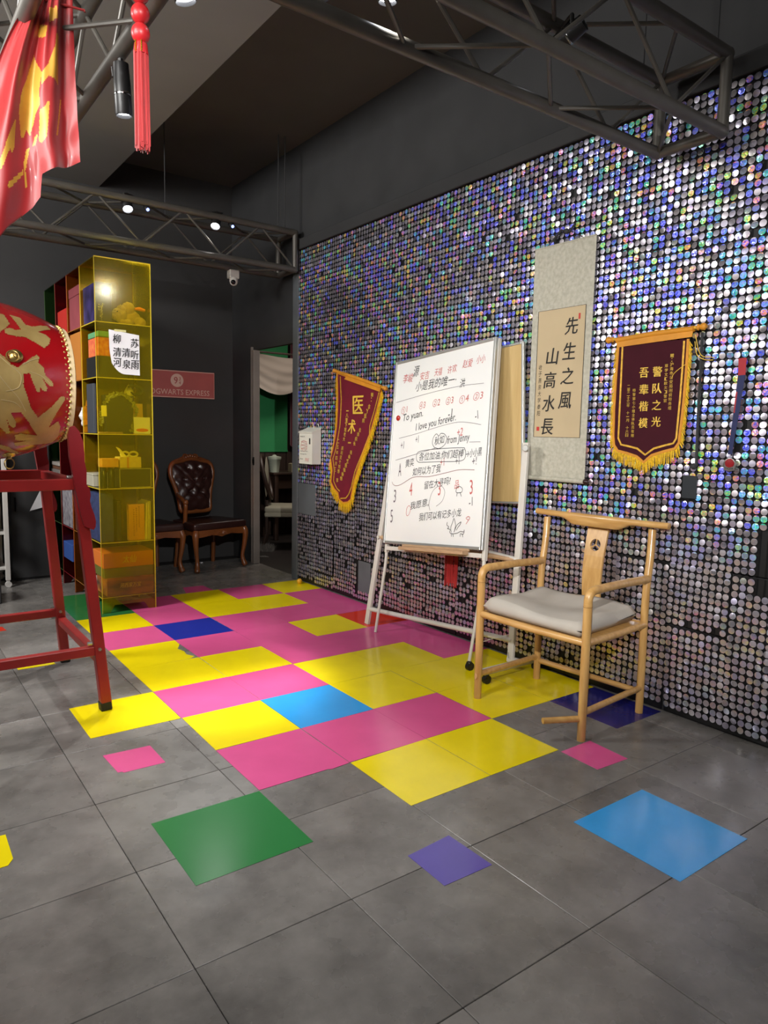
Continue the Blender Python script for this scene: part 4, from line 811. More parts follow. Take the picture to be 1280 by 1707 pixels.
# ================================================================= red banner bunched and hung from the truss
def flagmat():
    m = M('banner_silk', '#951518', .42, var=.1, vscale=6, sheen=.3, coat=.1); b = m.node_tree.nodes['Principled BSDF']; b.inputs['Transmission Weight'].default_value = 0; return m
m_flag = flagmat(); m_flagg = M('banner_gold_print', '#c8963a', .35, var=.1, vscale=20, metal=.2)
t = thing('red_banner', 'crumpled red silk banner with gold lettering hanging from the ceiling truss', 'banner', (-.55, -.5, 2.62))
fx_ = lambda x, y: (-.715+.000408*x-.0000155*y, 2.611+.000143*x-.000414*y-3e-8*x*y)
GP = [[(335, 65), (390, 50), (400, 135), (340, 160)], [(285, 150), (325, 190), (310, 270), (265, 235)], [(390, 240), (410, 260), (405, 420), (412, 610), (380, 570), (335, 545), (285, 600), (280, 520), (330, 460), (380, 330)],
      [(240, 370), (285, 510), (270, 640), (275, 740), (250, 800), (240, 860), (215, 950), (190, 900), (170, 960), (150, 955), (130, 780), (150, 640), (190, 540)], [(325, 730), (342, 725), (320, 980), (290, 1020), (270, 1000), (275, 780), (305, 765)], [(430, 690), (440, 700), (410, 965), (395, 965)],
      [(60, 940), (110, 830), (105, 1020), (80, 1080), (70, 1040), (20, 1170), (0, 1200), (0, 1130)], [(190, 1050), (215, 1030), (200, 1110), (185, 1200), (200, 1310), (185, 1320), (170, 1150)], [(50, 1300), (165, 1195), (172, 1225), (60, 1340)], [(245, 960), (265, 950), (250, 1020), (235, 1020)],
      [(-120, 700), (-60, 620), (-40, 800), (-90, 1000), (-140, 1150), (-170, 900)]]
def edge(ctrl, u):
    for (u0, a), (u1, b) in zip(ctrl, ctrl[1:]):
        if u <= u1: q = (u-u0)/(u1-u0); return (a[0]+(b[0]-a[0])*q, a[1]+(b[1]-a[1])*q)
    return ctrl[-1][1]
TOP = [(0, (270, -60)), (.35, (300, -60)), (.6, (345, -60)), (.85, (420, -60)), (1, (512, -60))]
MID = [(0, (-60, 560)), (.25, (80, 600)), (.45, (190, 640)), (.62, (290, 650)), (.85, (440, 650)), (1, (545, 640))]
BOT = [(0, (-330, 1960)), (.2, (-60, 1760)), (.3, (60, 1610)), (.44, (240, 1470)), (.50, (290, 1400)), (.53, (297, 1238)), (.7, (400, 1205)), (.85, (480, 1188)), (1, (575, 1168))]
NU, NV = 150, 130; bm = BM(); g = []
for i in range(NU+1):
    u = i/NU; A, Bm, Cc = edge(TOP, u), edge(MID, u), edge(BOT, u); row = []
    for j in range(NV+1):
        v = j/NV; ctrl = ((1-v)**2, 2*v*(1-v), v*v); K = [2*Bm[k]-.5*(A[k]+Cc[k]) for k in (0, 1)]
        px = ctrl[0]*A[0]+ctrl[1]*K[0]+ctrl[2]*Cc[0]; py = ctrl[0]*A[1]+ctrl[1]*K[1]+ctrl[2]*Cc[1]
        x, z = fx_(px, py); amp = .010+.022*v
        d = amp*math.sin(u*15+v*1.2)*(1-.35*v)+.007*math.sin(u*37+v*3)*max(0, 1-v*1.3)+.003*math.sin(v*23+u*11)*v
        if u < .5: d += .05*v*(.5-u)*2
        row.append((bm.verts.new((x+.0*d, -.5+d, z)), px, py))
    g.append(row)
for i in range(NU):
    for j in range(NV):
        q = [g[i][j], g[i+1][j], g[i+1][j+1], g[i][j+1]]; c = (sum(k[1] for k in q)/4, sum(k[2] for k in q)/4)
        f = bm.faces.new([k[0] for k in q]); f.material_index = 1 if any(inside(c, p) for p in GP) else 0
gx = bmesh.ops.extrude_face_region(bm, geom=bm.faces[:]); bmesh.ops.translate(bm, verts=[q for q in gx['geom'] if isinstance(q, bmesh.types.BMVert)], vec=(0, .0015, 0))
mk('banner_cloth', bm, [m_flag, m_flagg], t, True, sharp=80)
bm = BM(); tube(bm, [(-.60, -.5, 2.635), (-.60, -.49, 2.66), (-.47, -.5, 2.665), (-.47, -.5, 2.66)], .004, 6); mk('tie_cord', bm, M('cord_red', '#8a1a1a', .7), t)
# hanging knot with beads and tassel
m_tas = M('tassel_silk', '#a3191c', .45, var=.15, vscale=70, stretch=(4, 4, .3), sheen=.4)
m_bead = M('bead_red', '#b51f24', .4, var=.1, vscale=20, coat=.2)
t = thing('tassel_ornament', 'hanging red ornament of beads with a long silk tassel', 'ornament', (-.42, -.90, 2.13))
TXc, TYc = -.42, -.90
from_z = lambda py: 2.131+(250-py)/610.0
for py, r in ((-40, .026), (-8, .026), (25, .026), (57, .026)):
    bm = BM(); ball(bm, (TXc, TYc, from_z(py)), r, 20, 14, sc=(1, 1, 1.08)); mk('bead', bm, m_bead, t, True)
bm = BM(); cyl(bm, (TXc, TYc, from_z(78)), (TXc, TYc, 2.905), .003, seg=6); mk('cord', bm, m_tas, t)
bm = BM(); lathe(bm, [(.010, 0), (.018, -.005), (.0205, -.026), (.0205, -.034)], (TXc, TYc, from_z(71)), 'Z', 18); mk('tassel_cap', bm, m_bead, t, True)
bm = BM()
for a in (-.007, .007):
    bm = BM(); cyl(bm, (TXc+a-.012, TYc-.016-a*.6, from_z(73)), (TXc+a-.012, TYc-.016-a*.6, from_z(91)), .0022, seg=6); mk('gold_thread', bm, M('gold_tube', '#e8b93a', .2, metal=1.), t)
bm = BM()
for k in range(120):
    a = random.uniform(0, 2*PI); r = .0195*math.sqrt(random.random()); x, y = TXc+r*math.cos(a), TYc+r*math.sin(a); x2, y2 = TXc+r*1.1*math.cos(a)+random.uniform(-.002, .002), TYc+r*1.1*math.sin(a)
    cyl(bm, (x, y, from_z(88)), (x2, y2, from_z(250)+random.uniform(-.006, .018)), .0022, .0017, 5, caps=True)
mk('tassel_strands', bm, m_tas, t, kind='stuff')
# ================================================================= box trusses under the ceiling
def truss(name, label, a, b, ax, c0, c1, z0, z1, step=.31, r=.026, cables=(), phase=0):
    """ax 'X' or 'Y': run from a to b; cross-section c0..c1 sideways and z0..z1 in height"""
    P = (lambda l, c, z: Vector((l, c, z))) if ax == 'X' else (lambda l, c, z: Vector((c, l, z)))
    t = thing(name, label, 'truss', P((a+b)/2, (c0+c1)/2, z0))
    for c in (c0, c1):
        for z in (z0, z1):
            bm = BM(); cyl(bm, P(a, c, z), P(b, c, z), r, seg=16); mk('chord', bm, m_truss, t, True)
    n = int(abs(b-a)/step); fl = 1
    def br(p, q):
        bm = BM(); cyl(bm, p, q, .0085, seg=8, caps=False); mk('brace', bm, m_truss, t, True)
    for k in range(n):
        l0 = a+(b-a)*k/n; l1 = a+(b-a)*(k+1)/n
        za, zb = (z0, z1) if (k+phase) % 2 else (z1, z0)
        for c in (c0, c1): br(P(l0, c, za), P(l1, c, zb))
        ca, cb = (c0, c1) if (k+phase) % 2 else (c1, c0)
        for z in (z0, z1): br(P(l0, ca, z), P(l1, cb, z))
    for e in (a, b):
        bm = BM()
        for z in (z0, z1): cyl(bm, P(e, c0, z), P(e, c1, z), .024, seg=10)
        for c in (c0, c1): cyl(bm, P(e, c, z0), P(e, c, z1), .024, seg=10)
        for c in (c0, c1):
            for z in (z0, z1): ball(bm, P(e, c, z), r*1.05, 10, 8)
        mk('end_frame', bm, m_truss, t, True)
    for l, c in cables:
        bm = BM(); cyl(bm, P(l, c, z1), P(l, c, 3.46 if (ax == 'Y' and c < .7) else 3.72), .004, seg=5); mk('suspension_cable', bm, m_black, t)
    return t
truss('ceiling_truss', 'dark box truss overhead running to the sequin wall above the scroll', -.32, 1.84, 'X', -1.372, -1.072, 2.60, 2.905, cables=((1.70, -1.072), (1.76, -1.372), (.9, -1.07)))
truss('ceiling_truss', 'dark box truss along the back of the room above the acrylic shelves', -.66, 1.90, 'X', 2.38, 2.68, 2.675, 2.975, cables=((1.74, 2.38), (1.80, 2.38), (.9, 2.68)), phase=1)
truss('ceiling_truss', 'dark box truss overhead carrying the red banner and tassel ornament', -1.36, 2.34, 'Y', -.645, -.345, 2.60, 2.905, cables=((-.3, -.645), (1.3, -.345)))
m_can = M('lamp_housing', '#1d1c1c', .4, var=.1); m_lens = emis('lamp_lens', '#f4f7ff', 14.0); m_chrome = M('chrome', '#bdbdbd', .15, metal=1.)
def spotlight(key, label, r=.037, ln=.14, clamp=None, visible=True):
    loc, tgt, wv, ang = LAMP[key]; p = Vector(loc); d = (Vector(tgt)-p).normalized()
    t = thing('spotlight', label, 'spotlight', loc)
    bm = BM(); lathe(bm, [(.012, -ln), (r*.9, -ln+.004), (r, -ln*.6), (r, -.004), (r*.92, 0), (r*.86, -.012)], p, d, 20, caps=False); mk('housing', bm, m_can, t, True)
    bm = BM(); lathe(bm, [(r*.86, -.0115), (.001, -.0105)], p, d, 20, caps=False); mk('lens', bm, m_lens, t, label='glowing lens')
    bm = BM(); lathe(bm, [(r*1.01, -.072), (r*1.03, -.07), (r*1.03, -.066), (r*1.01, -.064)], p, d, 20, caps=False); mk('trim_ring', bm, m_chrome, t, True)
    if clamp:
        c = Vector(clamp); q = p-d*ln*.75; bm = BM(); s = Vector((0, 0, 1)).cross(d); s = s.normalized() if s.length > .05 else Vector((1, 0, 0))
        tube(bm, [q+s*r*1.05, q+s*(r*1.2)+Vector((0, 0, .03)), Vector((c.x, c.y, max(q.z, c.z-.07)))+Vector((0, 0, .02)), c], .009, 8); box(bm, c, (.03, .03, .03), .004); mk('clamp_arm', bm, m_can, t, True)
    l = bpy.data.lights.new('spot_beam', 'SPOT'); l.energy = wv; l.spot_size = math.radians(ang); l.spot_blend = .75; l.shadow_soft_size = .03; l.color = (1, .985, .96)
    o = bpy.data.objects.new('spot_beam', l); COL.objects.link(o); o.parent = t; o.location = d*.012; o.rotation_euler = d.to_track_quat('-Z', 'Y').to_euler()
    return t
spotlight('back_a', 'lit spotlight on the back truss above the acrylic shelves', clamp=(.50, 2.40, 2.975))
spotlight('back_b', 'lit spotlight on the back truss nearer the doorway', clamp=(1.17, 2.40, 2.975))
spotlight('left_near', 'black spotlight hanging below the truss beside the tassel ornament', r=.028, ln=.17, clamp=(-.345, -.45, 2.60))
spotlight('right_a', 'lit spotlight clamped low on the truss that runs to the sequin wall', r=.032, clamp=(.30, -1.072, 2.905))
spotlight('right_b', 'spotlight on top of the truss that runs to the sequin wall, turned to the shelves', r=.034, clamp=(1.14, -1.072, 2.905))
spotlight('left_far', 'spotlight with a bright ring at the top of the picture beside the tassel', r=.032, clamp=(-.345, -.95, 2.60))
spotlight('front_a', 'spotlight behind the viewer aimed at the sequin wall'); spotlight('front_d', 'unseen spotlight behind the viewer, added to brighten the far wall'); spotlight('front_c', 'spotlight behind the viewer aimed at the whiteboard'); spotlight('front_b', 'spotlight behind the viewer aimed at the bare grey floor')
for x, w_ in ((.66, 'near the shelves'), (1.33, 'near the doorway')):
    t = thing('pilot_light', 'tiny bluish light on the back truss '+w_, 'light', (x, 2.37, 2.93)); bm = BM(); lathe(bm, [(.012, .05), (.02, .045), (.022, 0), (.018, -.006)], (x, 2.37, 2.925), (0, .8, .5), 14); mk('housing', bm, m_can, t, True)
    bm = BM(); ball(bm, (x, 2.368, 2.924), .013, 10, 8); mk('bulb', bm, emis('pilot_blue', '#8fa4ff', 3.), t, True)
t = thing('security_camera', 'white dome security camera hanging under the back truss', 'camera', (1.467, 2.66, 2.65)); m_cam = M('camera_plastic', '#d5d0c8', .4)
bm = BM(); box2(bm, (1.425, 2.63, 2.585), (1.51, 2.70, 2.655), .006); mk('mount', bm, m_cam, t)
bm = BM(); ball(bm, (1.467, 2.655, 2.56), .034, 18, 12); lathe(bm, [(.036, .0), (.034, .03)], (1.467, 2.655, 2.56), 'Z', 18); mk('dome', bm, m_cam, t, True)
bm = BM(); ball(bm, (1.452, 2.63, 2.552), .020, 14, 10); mk('camera_lens', bm, M('dark_glass', '#0a0a0c', .08), t, True)
# ================================================================= row of coloured acrylic shelf units
acr = {'yellow': acrylic('acrylic_yellow', '#fbf6b4', '#c8b41c'), 'orange': acrylic('acrylic_orange', '#efb878', '#b06418'), 'red': acrylic('acrylic_red', '#d87078', '#7e1420'), 'green': acrylic('acrylic_green', '#8fae80', '#2c4a24')}
edge_m = {'yellow': M('acrylic_edge_yellow', '#d8bd2a', .3), 'orange': M('acrylic_edge_orange', '#a86a24', .3), 'red': M('acrylic_edge_red', '#8a1f28', .3), 'green': M('acrylic_edge_green', '#3f5a30', .3)}
SH = (.115, .51, .895, 1.279, 1.668, 2.045); CZ = 2.468; CX0, CX1 = .197, .577; TK = .006
def shelf_unit(col, y0, y1, label):
    m = acr[col]; t = thing('acrylic_shelf', label, 'shelf', ((CX0+CX1)/2, (y0+y1)/2, 0)); e = edge_m[col]
    w = CX1-CX0
    foot = [(0, 0), (.05, 0), (.085, .055), (w-.085, .055), (w-.05, 0), (w, 0), (w, CZ), (0, CZ)]
    for y in (y0, y1-TK):
        bm = BM(); prism(bm, foot, (CX0, y+TK, 0), (1, 0, 0), (0, 0, 1), TK); o = mk('end_panel', bm, m, t)
        bm = BM(); box2(bm, (CX0-.0012, y-.0006, 0), (CX0+.0012, y+TK+.0006, CZ)); box2(bm, (CX1-.004, y-.0008, 0), (CX1+.002, y+TK+.0008, CZ)); mk('bright_edge', bm, e, o)
    bm = BM(); box2(bm, (CX1-TK, y0+TK, .06), (CX1, y1-TK, CZ)); mk('back_panel', bm, m, t)
    bm = BM(); box2(bm, (CX0, y0-.001, CZ), (CX1, y1, CZ+TK)); o = mk('top_panel', bm, m, t)
    bm = BM(); box2(bm, (CX0-.001, y0-.0025, CZ-.001), (CX1+.001, y0-.0005, CZ+TK)); mk('bright_edge', bm, e, o)
    for z in SH:
        bm = BM(); box2(bm, (CX0, y0+TK, z-TK), (CX1-TK, y1-TK, z)); o = mk('shelf_board', bm, m, t)
        bm = BM(); box2(bm, (CX0-.0015, y0+TK, z-TK), (CX0, y1-TK, z)); box2(bm, (CX0, y0+TK-.001, z-TK), (CX1-TK, y0+TK+.0005, z)); mk('bright_edge', bm, e, o)
    return t
shelf_unit('yellow', 2.085, 2.485, 'yellow acrylic shelf unit with a paper sheet taped to its end')
shelf_unit('orange', 2.490, 2.890, 'orange acrylic shelf unit behind the yellow one')
shelf_unit('red', 2.895, 3.295, 'dark red acrylic shelf unit behind the orange one')
shelf_unit('green', 3.300, 3.700, 'dark green acrylic shelf unit at the back wall')
# ---- what stands in them
m_card = lambda n, c, **k: M(n, c, k.pop('rough', .55), **k)
def carton(name, label, cat, a, b, mat, lid=None, lidm=None, bev=.003, rz=0.):
    c = [(a[i]+b[i])/2 for i in range(3)]; s = [abs(b[i]-a[i]) for i in range(3)]
    t = thing(name, label, cat, (c[0], c[1], min(a[2], b[2])), rz)
    bm = BM(); h = s[2]*(1-(lid or 0)); box(bm, (0, 0, h/2), (s[0], s[1], h), bev); mk('body', bm, mat, t, local=True)
    if lid: bm = BM(); box(bm, (0, 0, s[2]-s[2]*lid/2), (s[0]+.006, s[1]+.006, s[2]*lid), bev); mk('lid', bm, lidm or mat, t, local=True)
    return t
def galaxy():
    m = M('galaxy_print', '#0e0c1c', .35, vscale=7, col2='#453a78'); return m
e = .001
carton('printed_box', 'box with a purple night sky print on the top yellow shelf', 'box', (.21, 2.12, 2.045+e), (.318, 2.45, 2.31), galaxy())
m_plush = M('plush_fur', '#c9a878', .95, var=.2, vscale=30, bump=.6, bscale=120, sheen=.4)
t = thing('plush_dog', 'curly plush dog lying on the top yellow shelf beside the printed box', 'plush toy', (.47, 2.19, 2.045))
bm = BM(); rn = random.Random(2)
def fluff(c, r, sc):
    q = bmesh.ops.create_icosphere(bm, subdivisions=3, radius=r)['verts']
    for v in q:
        k = 1+.10*math.sin(v.co.x*310+rn.random())*math.sin(v.co.y*290)*1+rn.uniform(-.05, .05); v.co = Vector((v.co.x*sc[0]*k, v.co.y*sc[1]*k, v.co.z*sc[2]*k))+Vector(c)
fluff((.475, 2.235, 2.111), .055, (1.3, 1, 1)); fluff((.385, 2.190, 2.115), .05, (1, 1, .95)); fluff((.352, 2.175, 2.099), .024, (1.1, 1, .8)); fluff((.40, 2.185, 2.155), .03, (1, 1, 1)); fluff((.455, 2.205, 2.170), .042, (1.1, 1, 1)); fluff((.53, 2.190, 2.079), .034, (1.2, 1, 1)); fluff((.548, 2.225, 2.075), .028, (1, 1, 1)); fluff((.44, 2.165, 2.067), .022, (1.3, 1, 1)); fluff((.40, 2.160, 2.066), .018, (1.5, 1, 1))
mk('body', bm, m_plush, t, True)
for s in (-.018, .018): bm = BM(); ball(bm, (.372+s*.5, 2.147, 2.131), .005, 8, 6); mk('eye', bm, m_rub, t, True)
bm = BM(); ball(bm, (.329, 2.168, 2.106), .007, 8, 6); mk('nose', bm, m_rub, t, True)
bm = BM(); tube(bm, [(.49, 2.165, 2.165), (.52, 2.165, 2.168), (.56, 2.165, 2.160)], [.008, .014, .010], 10); one('toy_carrot', bm, M('toy_orange', '#f08030', .5), 'orange toy carrot on the back of the plush dog', 'toy', loc=(.52, 2.165, 2.15), smooth=True)
def sprig(name, label, x, y, z, n, spread, h, col, seed):
    r = random.Random(seed); t = thing(name, label, 'plant', (x, y, z)); bm = BM(); bl = BM()
    for k in range(n):
        a = r.uniform(0, 2*PI); tip = Vector((x+spread*math.cos(a)*r.uniform(.3, 1), y+.5*spread*math.sin(a)*r.uniform(.3, 1), z+h*r.uniform(.5, 1)))
        P = bez([(x, y, z), ((x+tip.x)/2, (y+tip.y)/2, z+(tip.z-z)*.7), tip], 4); tube(bm, P, .0012, 4)
        for p in P[2:]:
            for s in range(2):
                d = Vector((r.uniform(-1, 1), r.uniform(-1, 1), r.uniform(-.3, 1))).normalized(); u = d.cross(Vector((0, 0, 1))).normalized() if abs(d.z) < .95 else Vector((1, 0, 0)); L_ = r.uniform(.010, .018)
                v = [bl.verts.new(q) for q in (p, p+d*L_*.5+u*L_*.25, p+d*L_, p+d*L_*.5-u*L_*.25)]; bl.faces.new(v)
    mk('stems', bm, M('stem', '#6a5a2a', .7), t); mk('leaves', bl, M('sprig_'+col, col, .6), t, kind='stuff'); return t
sprig('dried_sprig', 'dried sprig on the top yellow shelf by the printed box', .245, 2.112, 2.048, 5, .035, .13, '#d9c98a', 4)
# second shelf
carton('game_box', 'black box at the bottom of the stack behind the paper sheet', 'box', (.215, 2.12, 1.668+e), (.42, 2.42, 1.815), m_card('box_black', '#17181a'))
carton('game_box', 'red and orange patterned box in the stack behind the paper sheet', 'box', (.225, 2.14, 1.816+e), (.40, 2.40, 1.945), M('box_pattern', '#c8403a', .5, vscale=40, col2='#e88a4a'))
carton('game_box', 'flat green topped box on the stack behind the paper sheet', 'box', (.222, 2.13, 1.946+e), (.39, 2.39, 1.985), m_card('box_green', '#5c9a6a'))
m_pap = M('white_paper', '#e9e7ea', .7, var=.03, vscale=6)
t = thing('paper_note', 'white paper sheet with nine brushed characters taped to the yellow shelf end', 'paper', (.375, 2.08, 1.85))
bm = BM(); g = []
for i in range(13):
    row = []
    for j in range(17):
        u, v = i/12, j/16; x = .283+.207*u+.004*v*(1-u); z0 = 1.994-.022*u; z1 = 1.697-.004*u
        if u < .45: z1 += .07*((.45-u)/.45)**2; 
        x += (.03*(1-u)*max(0, v-.5)**1.5 if u < .5 else 0); z = z0+(z1-z0)*v
        row.append(bm.verts.new((x, 2.0835-.0015-.010*max(0, v-.6)**1.5*(1-u)-.0015*math.sin(u*9+v*5)**2, z)))
    g.append(row)
for i in range(12):
    for j in range(16): bm.faces.new((g[i][j], g[i+1][j], g[i+1][j+1], g[i][j+1]))
gx = bmesh.ops.extrude_face_region(bm, geom=bm.faces[:]); bmesh.ops.translate(bm, verts=[q for q in gx['geom'] if isinstance(q, bmesh.types.BMVert)], vec=(0, .0004, 0)); mk('sheet', bm, m_pap, t, True)
bm = BM()
for s, x, zs in (('柳清河', .338, (1.935, 1.845, 1.775)), ('清泉', .398, (1.845, 1.765)), ('苏听雨', .456, (1.915, 1.835, 1.765))):
    for ch, z in zip(s, zs): text(bm, ch, (x+random.uniform(-.003, .003), 2.0795-.004*max(0, (1.9-z)), z), (1, 0, .02), (0, 0, 1), .054, .062, .001, .025, .06, 0, True)
mk('brush_writing', bm, m_ink, t, label='black brush characters')
bm = BM(); box2(bm, (.32, 2.0795, 1.985), (.40, 2.0805, 1.999)); mk('tape', bm, M('tape', '#d8cf90', .25), t)
# third shelf
carton('grey_board', 'grey board standing upright on the third yellow shelf', 'board', (.205, 2.22, 1.279+e), (.225, 2.40, 1.63), m_card('board_grey', '#3c4048'), bev=.002)
t = thing('white_cloth', 'crumpled white cloth bag on the third shelf beside the grey board', 'cloth', (.29, 2.65, 1.28)); bm = BM(); q = bmesh.ops.create_icosphere(bm, subdivisions=4, radius=.085)['verts']
for v in q: k = 1+.22*math.sin(v.co.x*70+v.co.z*40)*math.sin(v.co.y*60+1)+.08*math.sin(v.co.z*160); v.co = Vector((v.co.x*k*.8+.29, v.co.y*k*1.1+2.65, max(1.281, v.co.z*k*1.4+1.385)))
mk('cloth', bm, M('cloth_white', '#d9d5d0', .8), t, True)
t = thing('gift_bag', 'dark gift bag with a leafy garland on the third yellow shelf', 'bag', (.37, 2.22, 1.28)); bm = BM(); prism(bm, [(-.09, 0), (.09, 0), (.10, .27), (-.10, .27)], (.37, 2.27, 1.281), (1, 0, 0), (0, 0, 1), .1); mk('body', bm, m_card('bag_dark', '#1e2018'), t)
bm = BM(); bl = BM(); rn = random.Random(9)
P = bez([(.235, 2.15, 1.35), (.245, 2.14, 1.45), (.29, 2.14, 1.535), (.37, 2.14, 1.56), (.43, 2.14, 1.53), (.475, 2.14, 1.45), (.46, 2.14, 1.36), (.44, 2.13, 1.30)], 8); tube(bm, P, .002, 5)
for p in P:
    for s in range(7):
        d = Vector((rn.uniform(-1, 1), rn.uniform(-.6, .3), rn.uniform(-1, 1))).normalized(); u = d.cross(Vector((0, 1, 0))).normalized(); L_ = rn.uniform(.014, .026); v = [bl.verts.new(q) for q in (p, p+d*L_*.5+u*L_*.28, p+d*L_, p+d*L_*.5-u*L_*.28)]; bl.faces.new(v)
mk('garland_stem', bm, M('stem'), t); mk('garland_leaves', bl, M('garland_green', '#8c8b45', .6), t, kind='stuff')
bm = BM(); tube(bm, bez([(.43, 2.17, 1.63), (.50, 2.17, 1.62), (.53, 2.17, 1.60), (.525, 2.17, 1.575), (.48, 2.17, 1.562), (.45, 2.17, 1.58)], 6), [.004+.012*math.sin(PI*min(1, k/30)) for k in range(31)], 9)
tube(bm, [(.43, 2.17, 1.615), (.47, 2.17, 1.625), (.50, 2.17, 1.618)], [.006, .011, .003], 8); one('black_ornament', bm, m_rub, 'black curved ornament above the gift bag on the yellow shelf', 'ornament', loc=(.48, 2.17, 1.48), smooth=True)
bm = BM(); lathe(bm, [(.045, 0), (.03, .05), (.002, .10)], (.475, 2.30, 1.545), 'Z', 16); one('paper_cone', bm, m_card('cone_yellow', '#e8dc90'), 'pale paper cone at the top of the third yellow shelf', 'cone', loc=(.475, 2.30, 1.545))
def card(label, x0, x1, z0, z1, y, col, tilt=.06, mark=None):
    t = thing('greeting_card', label, 'card', ((x0+x1)/2, y, z0)); bm = BM(); R3 = Matrix.Rotation(-tilt, 3, 'X'); box(bm, ((x0+x1)/2, y, (z0+z1)/2), (x1-x0, .004, z1-z0), .001, R3); mk('card_sheet', bm, M('card_'+col, col, .6), t)
    if mark: bm = BM(); lathe(bm, [(.03, 0), (.026, .0008), (.001, .001)], (((x0+x1)/2), y-.004, z0+.026), (0, -1, 0), 20); bm.transform(Matrix.Translation(((x0+x1)/2, 0, z0+.026)) @ Matrix.Diagonal((1.5, 1, .45, 1)) @ Matrix.Translation((-(x0+x1)/2, 0, -z0-.026))); mk('print', bm, M('print_'+mark, mark, .6), t)
    return t
card('yellow note card tucked into the garland on the yellow shelf', .233, .268, 1.40, 1.475, 2.125, '#f0e060')
card('tall buff card behind the white card on the yellow shelf', .478, .556, 1.281, 1.50, 2.24, '#d9a860')
card('white card with an orange print standing at the front of the yellow shelf', .448, .565, 1.281, 1.40, 2.106, '#f2efe0', mark='#e8703a')
bm = BM(); box2(bm, (.21, 2.10, 1.281), (.37, 2.13, 1.292), .002); one('wooden_ruler', bm, m_tray, 'flat strip lying along the third yellow shelf', 'ruler', loc=(.29, 2.115, 1.281))
# fourth shelf
t = carton('black_case', 'black rectangular case with scuffed edges on the fourth yellow shelf', 'case', (.34, 2.105, .896), (.565, 2.30, 1.035), m_card('case_black', '#1d1e1a'))
bm = BM(); 
for a, b in (((.342, .899), (.342, 1.032)), ((.342, 1.032), (.563, 1.032)), ((.563, 1.032), (.563, .899)), ((.345, .8985), (.56, .8985))): strip(bm, [(a[0], a[1]), (b[0], b[1])], .004, (0, 2.1045, 0), (1, 0, 0), (0, 0, 1), .0006)
mk('scuffed_edge', bm, M('scuff', '#c9c296', .7), t)
for k in range(2):
    x = .243+.052*k; t = thing('dark_jar', ('dark jar at the end of the fourth yellow shelf', 'dark jar between the black case and the other jar')[k], 'jar', (x, 2.15, .895), group='dark jars on the fourth yellow shelf'); bm = BM(); lathe(bm, [(.022, .001), (.024, .01), (.024, .11), (.02, .125)], (x, 2.15, .895), 'Z', 18); mk('body', bm, m_card('jar_dark', '#22271c', rough=.25), t, True)
    bm = BM(); lathe(bm, [(.021, .125), (.021, .142), (.005, .145)], (x, 2.15, .895), 'Z', 18); mk('lid', bm, m_rub, t, True)
t = carton('ribbon_box', 'yellow gift box with a ribbon bow on top of the black case', 'box', (.35, 2.12, 1.036), (.50, 2.25, 1.115), M('box_yellow', '#e5c968', .6, var=.1, vscale=30))
bm = BM()
for s in (-1, 1): loop_tube(bm, [Vector((.43, 2.17, 1.125))+Vector((s*(.03+.03*math.cos(a)), 0, .018*math.sin(a)+.008)) for a in [2*PI*k/14 for k in range(14)]], .007, 6)
prism(bm, [(0, 0), (-.05, .06), (-.075, .07), (-.03, .0)], (.41, 2.165, 1.117), (1, 0, 0), (0, 0, 1), .004); mk('ribbon_bow', bm, M('ribbon_yellow', '#f0e27a', .5), t)
bm = BM(); strip(bm, [(.405, 1.037), (.405, 1.114)], .012, (0, 2.1195, 0), (1, 0, 0), (0, 0, 1), .0008); mk('ribbon', bm, M('ribbon_orange', '#d98a3a', .5), t)
carton('orange_packet', 'orange printed packet lying on the dark jars', 'packet', (.225, 2.12, 1.042), (.34, 2.22, 1.105), M('packet_orange', '#d8842e', .5, vscale=25, col2='#e8b050'))
t = carton('plastic_bin', 'clear plastic storage bin on the fourth shelf beside the jars', 'bin', (.205, 2.29, .896), (.33, 2.475, .99), M('bin_plastic', '#b9b4a0', .3), lid=.15)
# fifth shelf
t = carton('atlas_box', 'tall blue patterned box on the fifth yellow shelf', 'box', (.205, 2.13, .511), (.30, 2.42, .855), M('box_blue', '#27304f', .5, vscale=35, col2='#3d4a78'))
carton('dark_folder', 'black folder standing beside the blue patterned box', 'folder', (.325, 2.14, .511), (.355, 2.36, .80), m_card('folder_black', '#23211a'), bev=.002)
t = carton('orange_card_box', 'orange card box with three lines of small writing on the fifth yellow shelf', 'box', (.395, 2.10, .511), (.51, 2.14, .775), m_card('card_orange', '#e8a23a'))
bm = BM()
for k in range(3): column(bm, '金榜题名前程似锦万事如意'[k:]+'岁月静好'[:k], (.432+.019*k, .735+.01*k), (.432+.019*k, .55+.03*k), .010, (1, 0, 0), (0, 0, 1), (0, 2.0995, 0), .0008, .0)
mk('print', bm, m_ink, t)
for k in range(3):
    bm = BM(); x = .524+.012*k; prism(bm, [(0-(.012 if k == 0 else 0), 0), (.008, 0), (.009, .27+.006*k), (.002, .272+.006*k)], (x, 2.30, .511), (1, 0, 0), (0, 0, 1), .19)
    one('booklet', bm, m_card('booklet_paper', '#e9dc8a'), ('thin booklet leaning on the orange card box', 'thin booklet in the middle of three on the fifth yellow shelf', 'thin booklet against the back of the fifth yellow shelf')[k], 'booklet', 'booklets on the fifth yellow shelf', loc=(x, 2.2, .511))
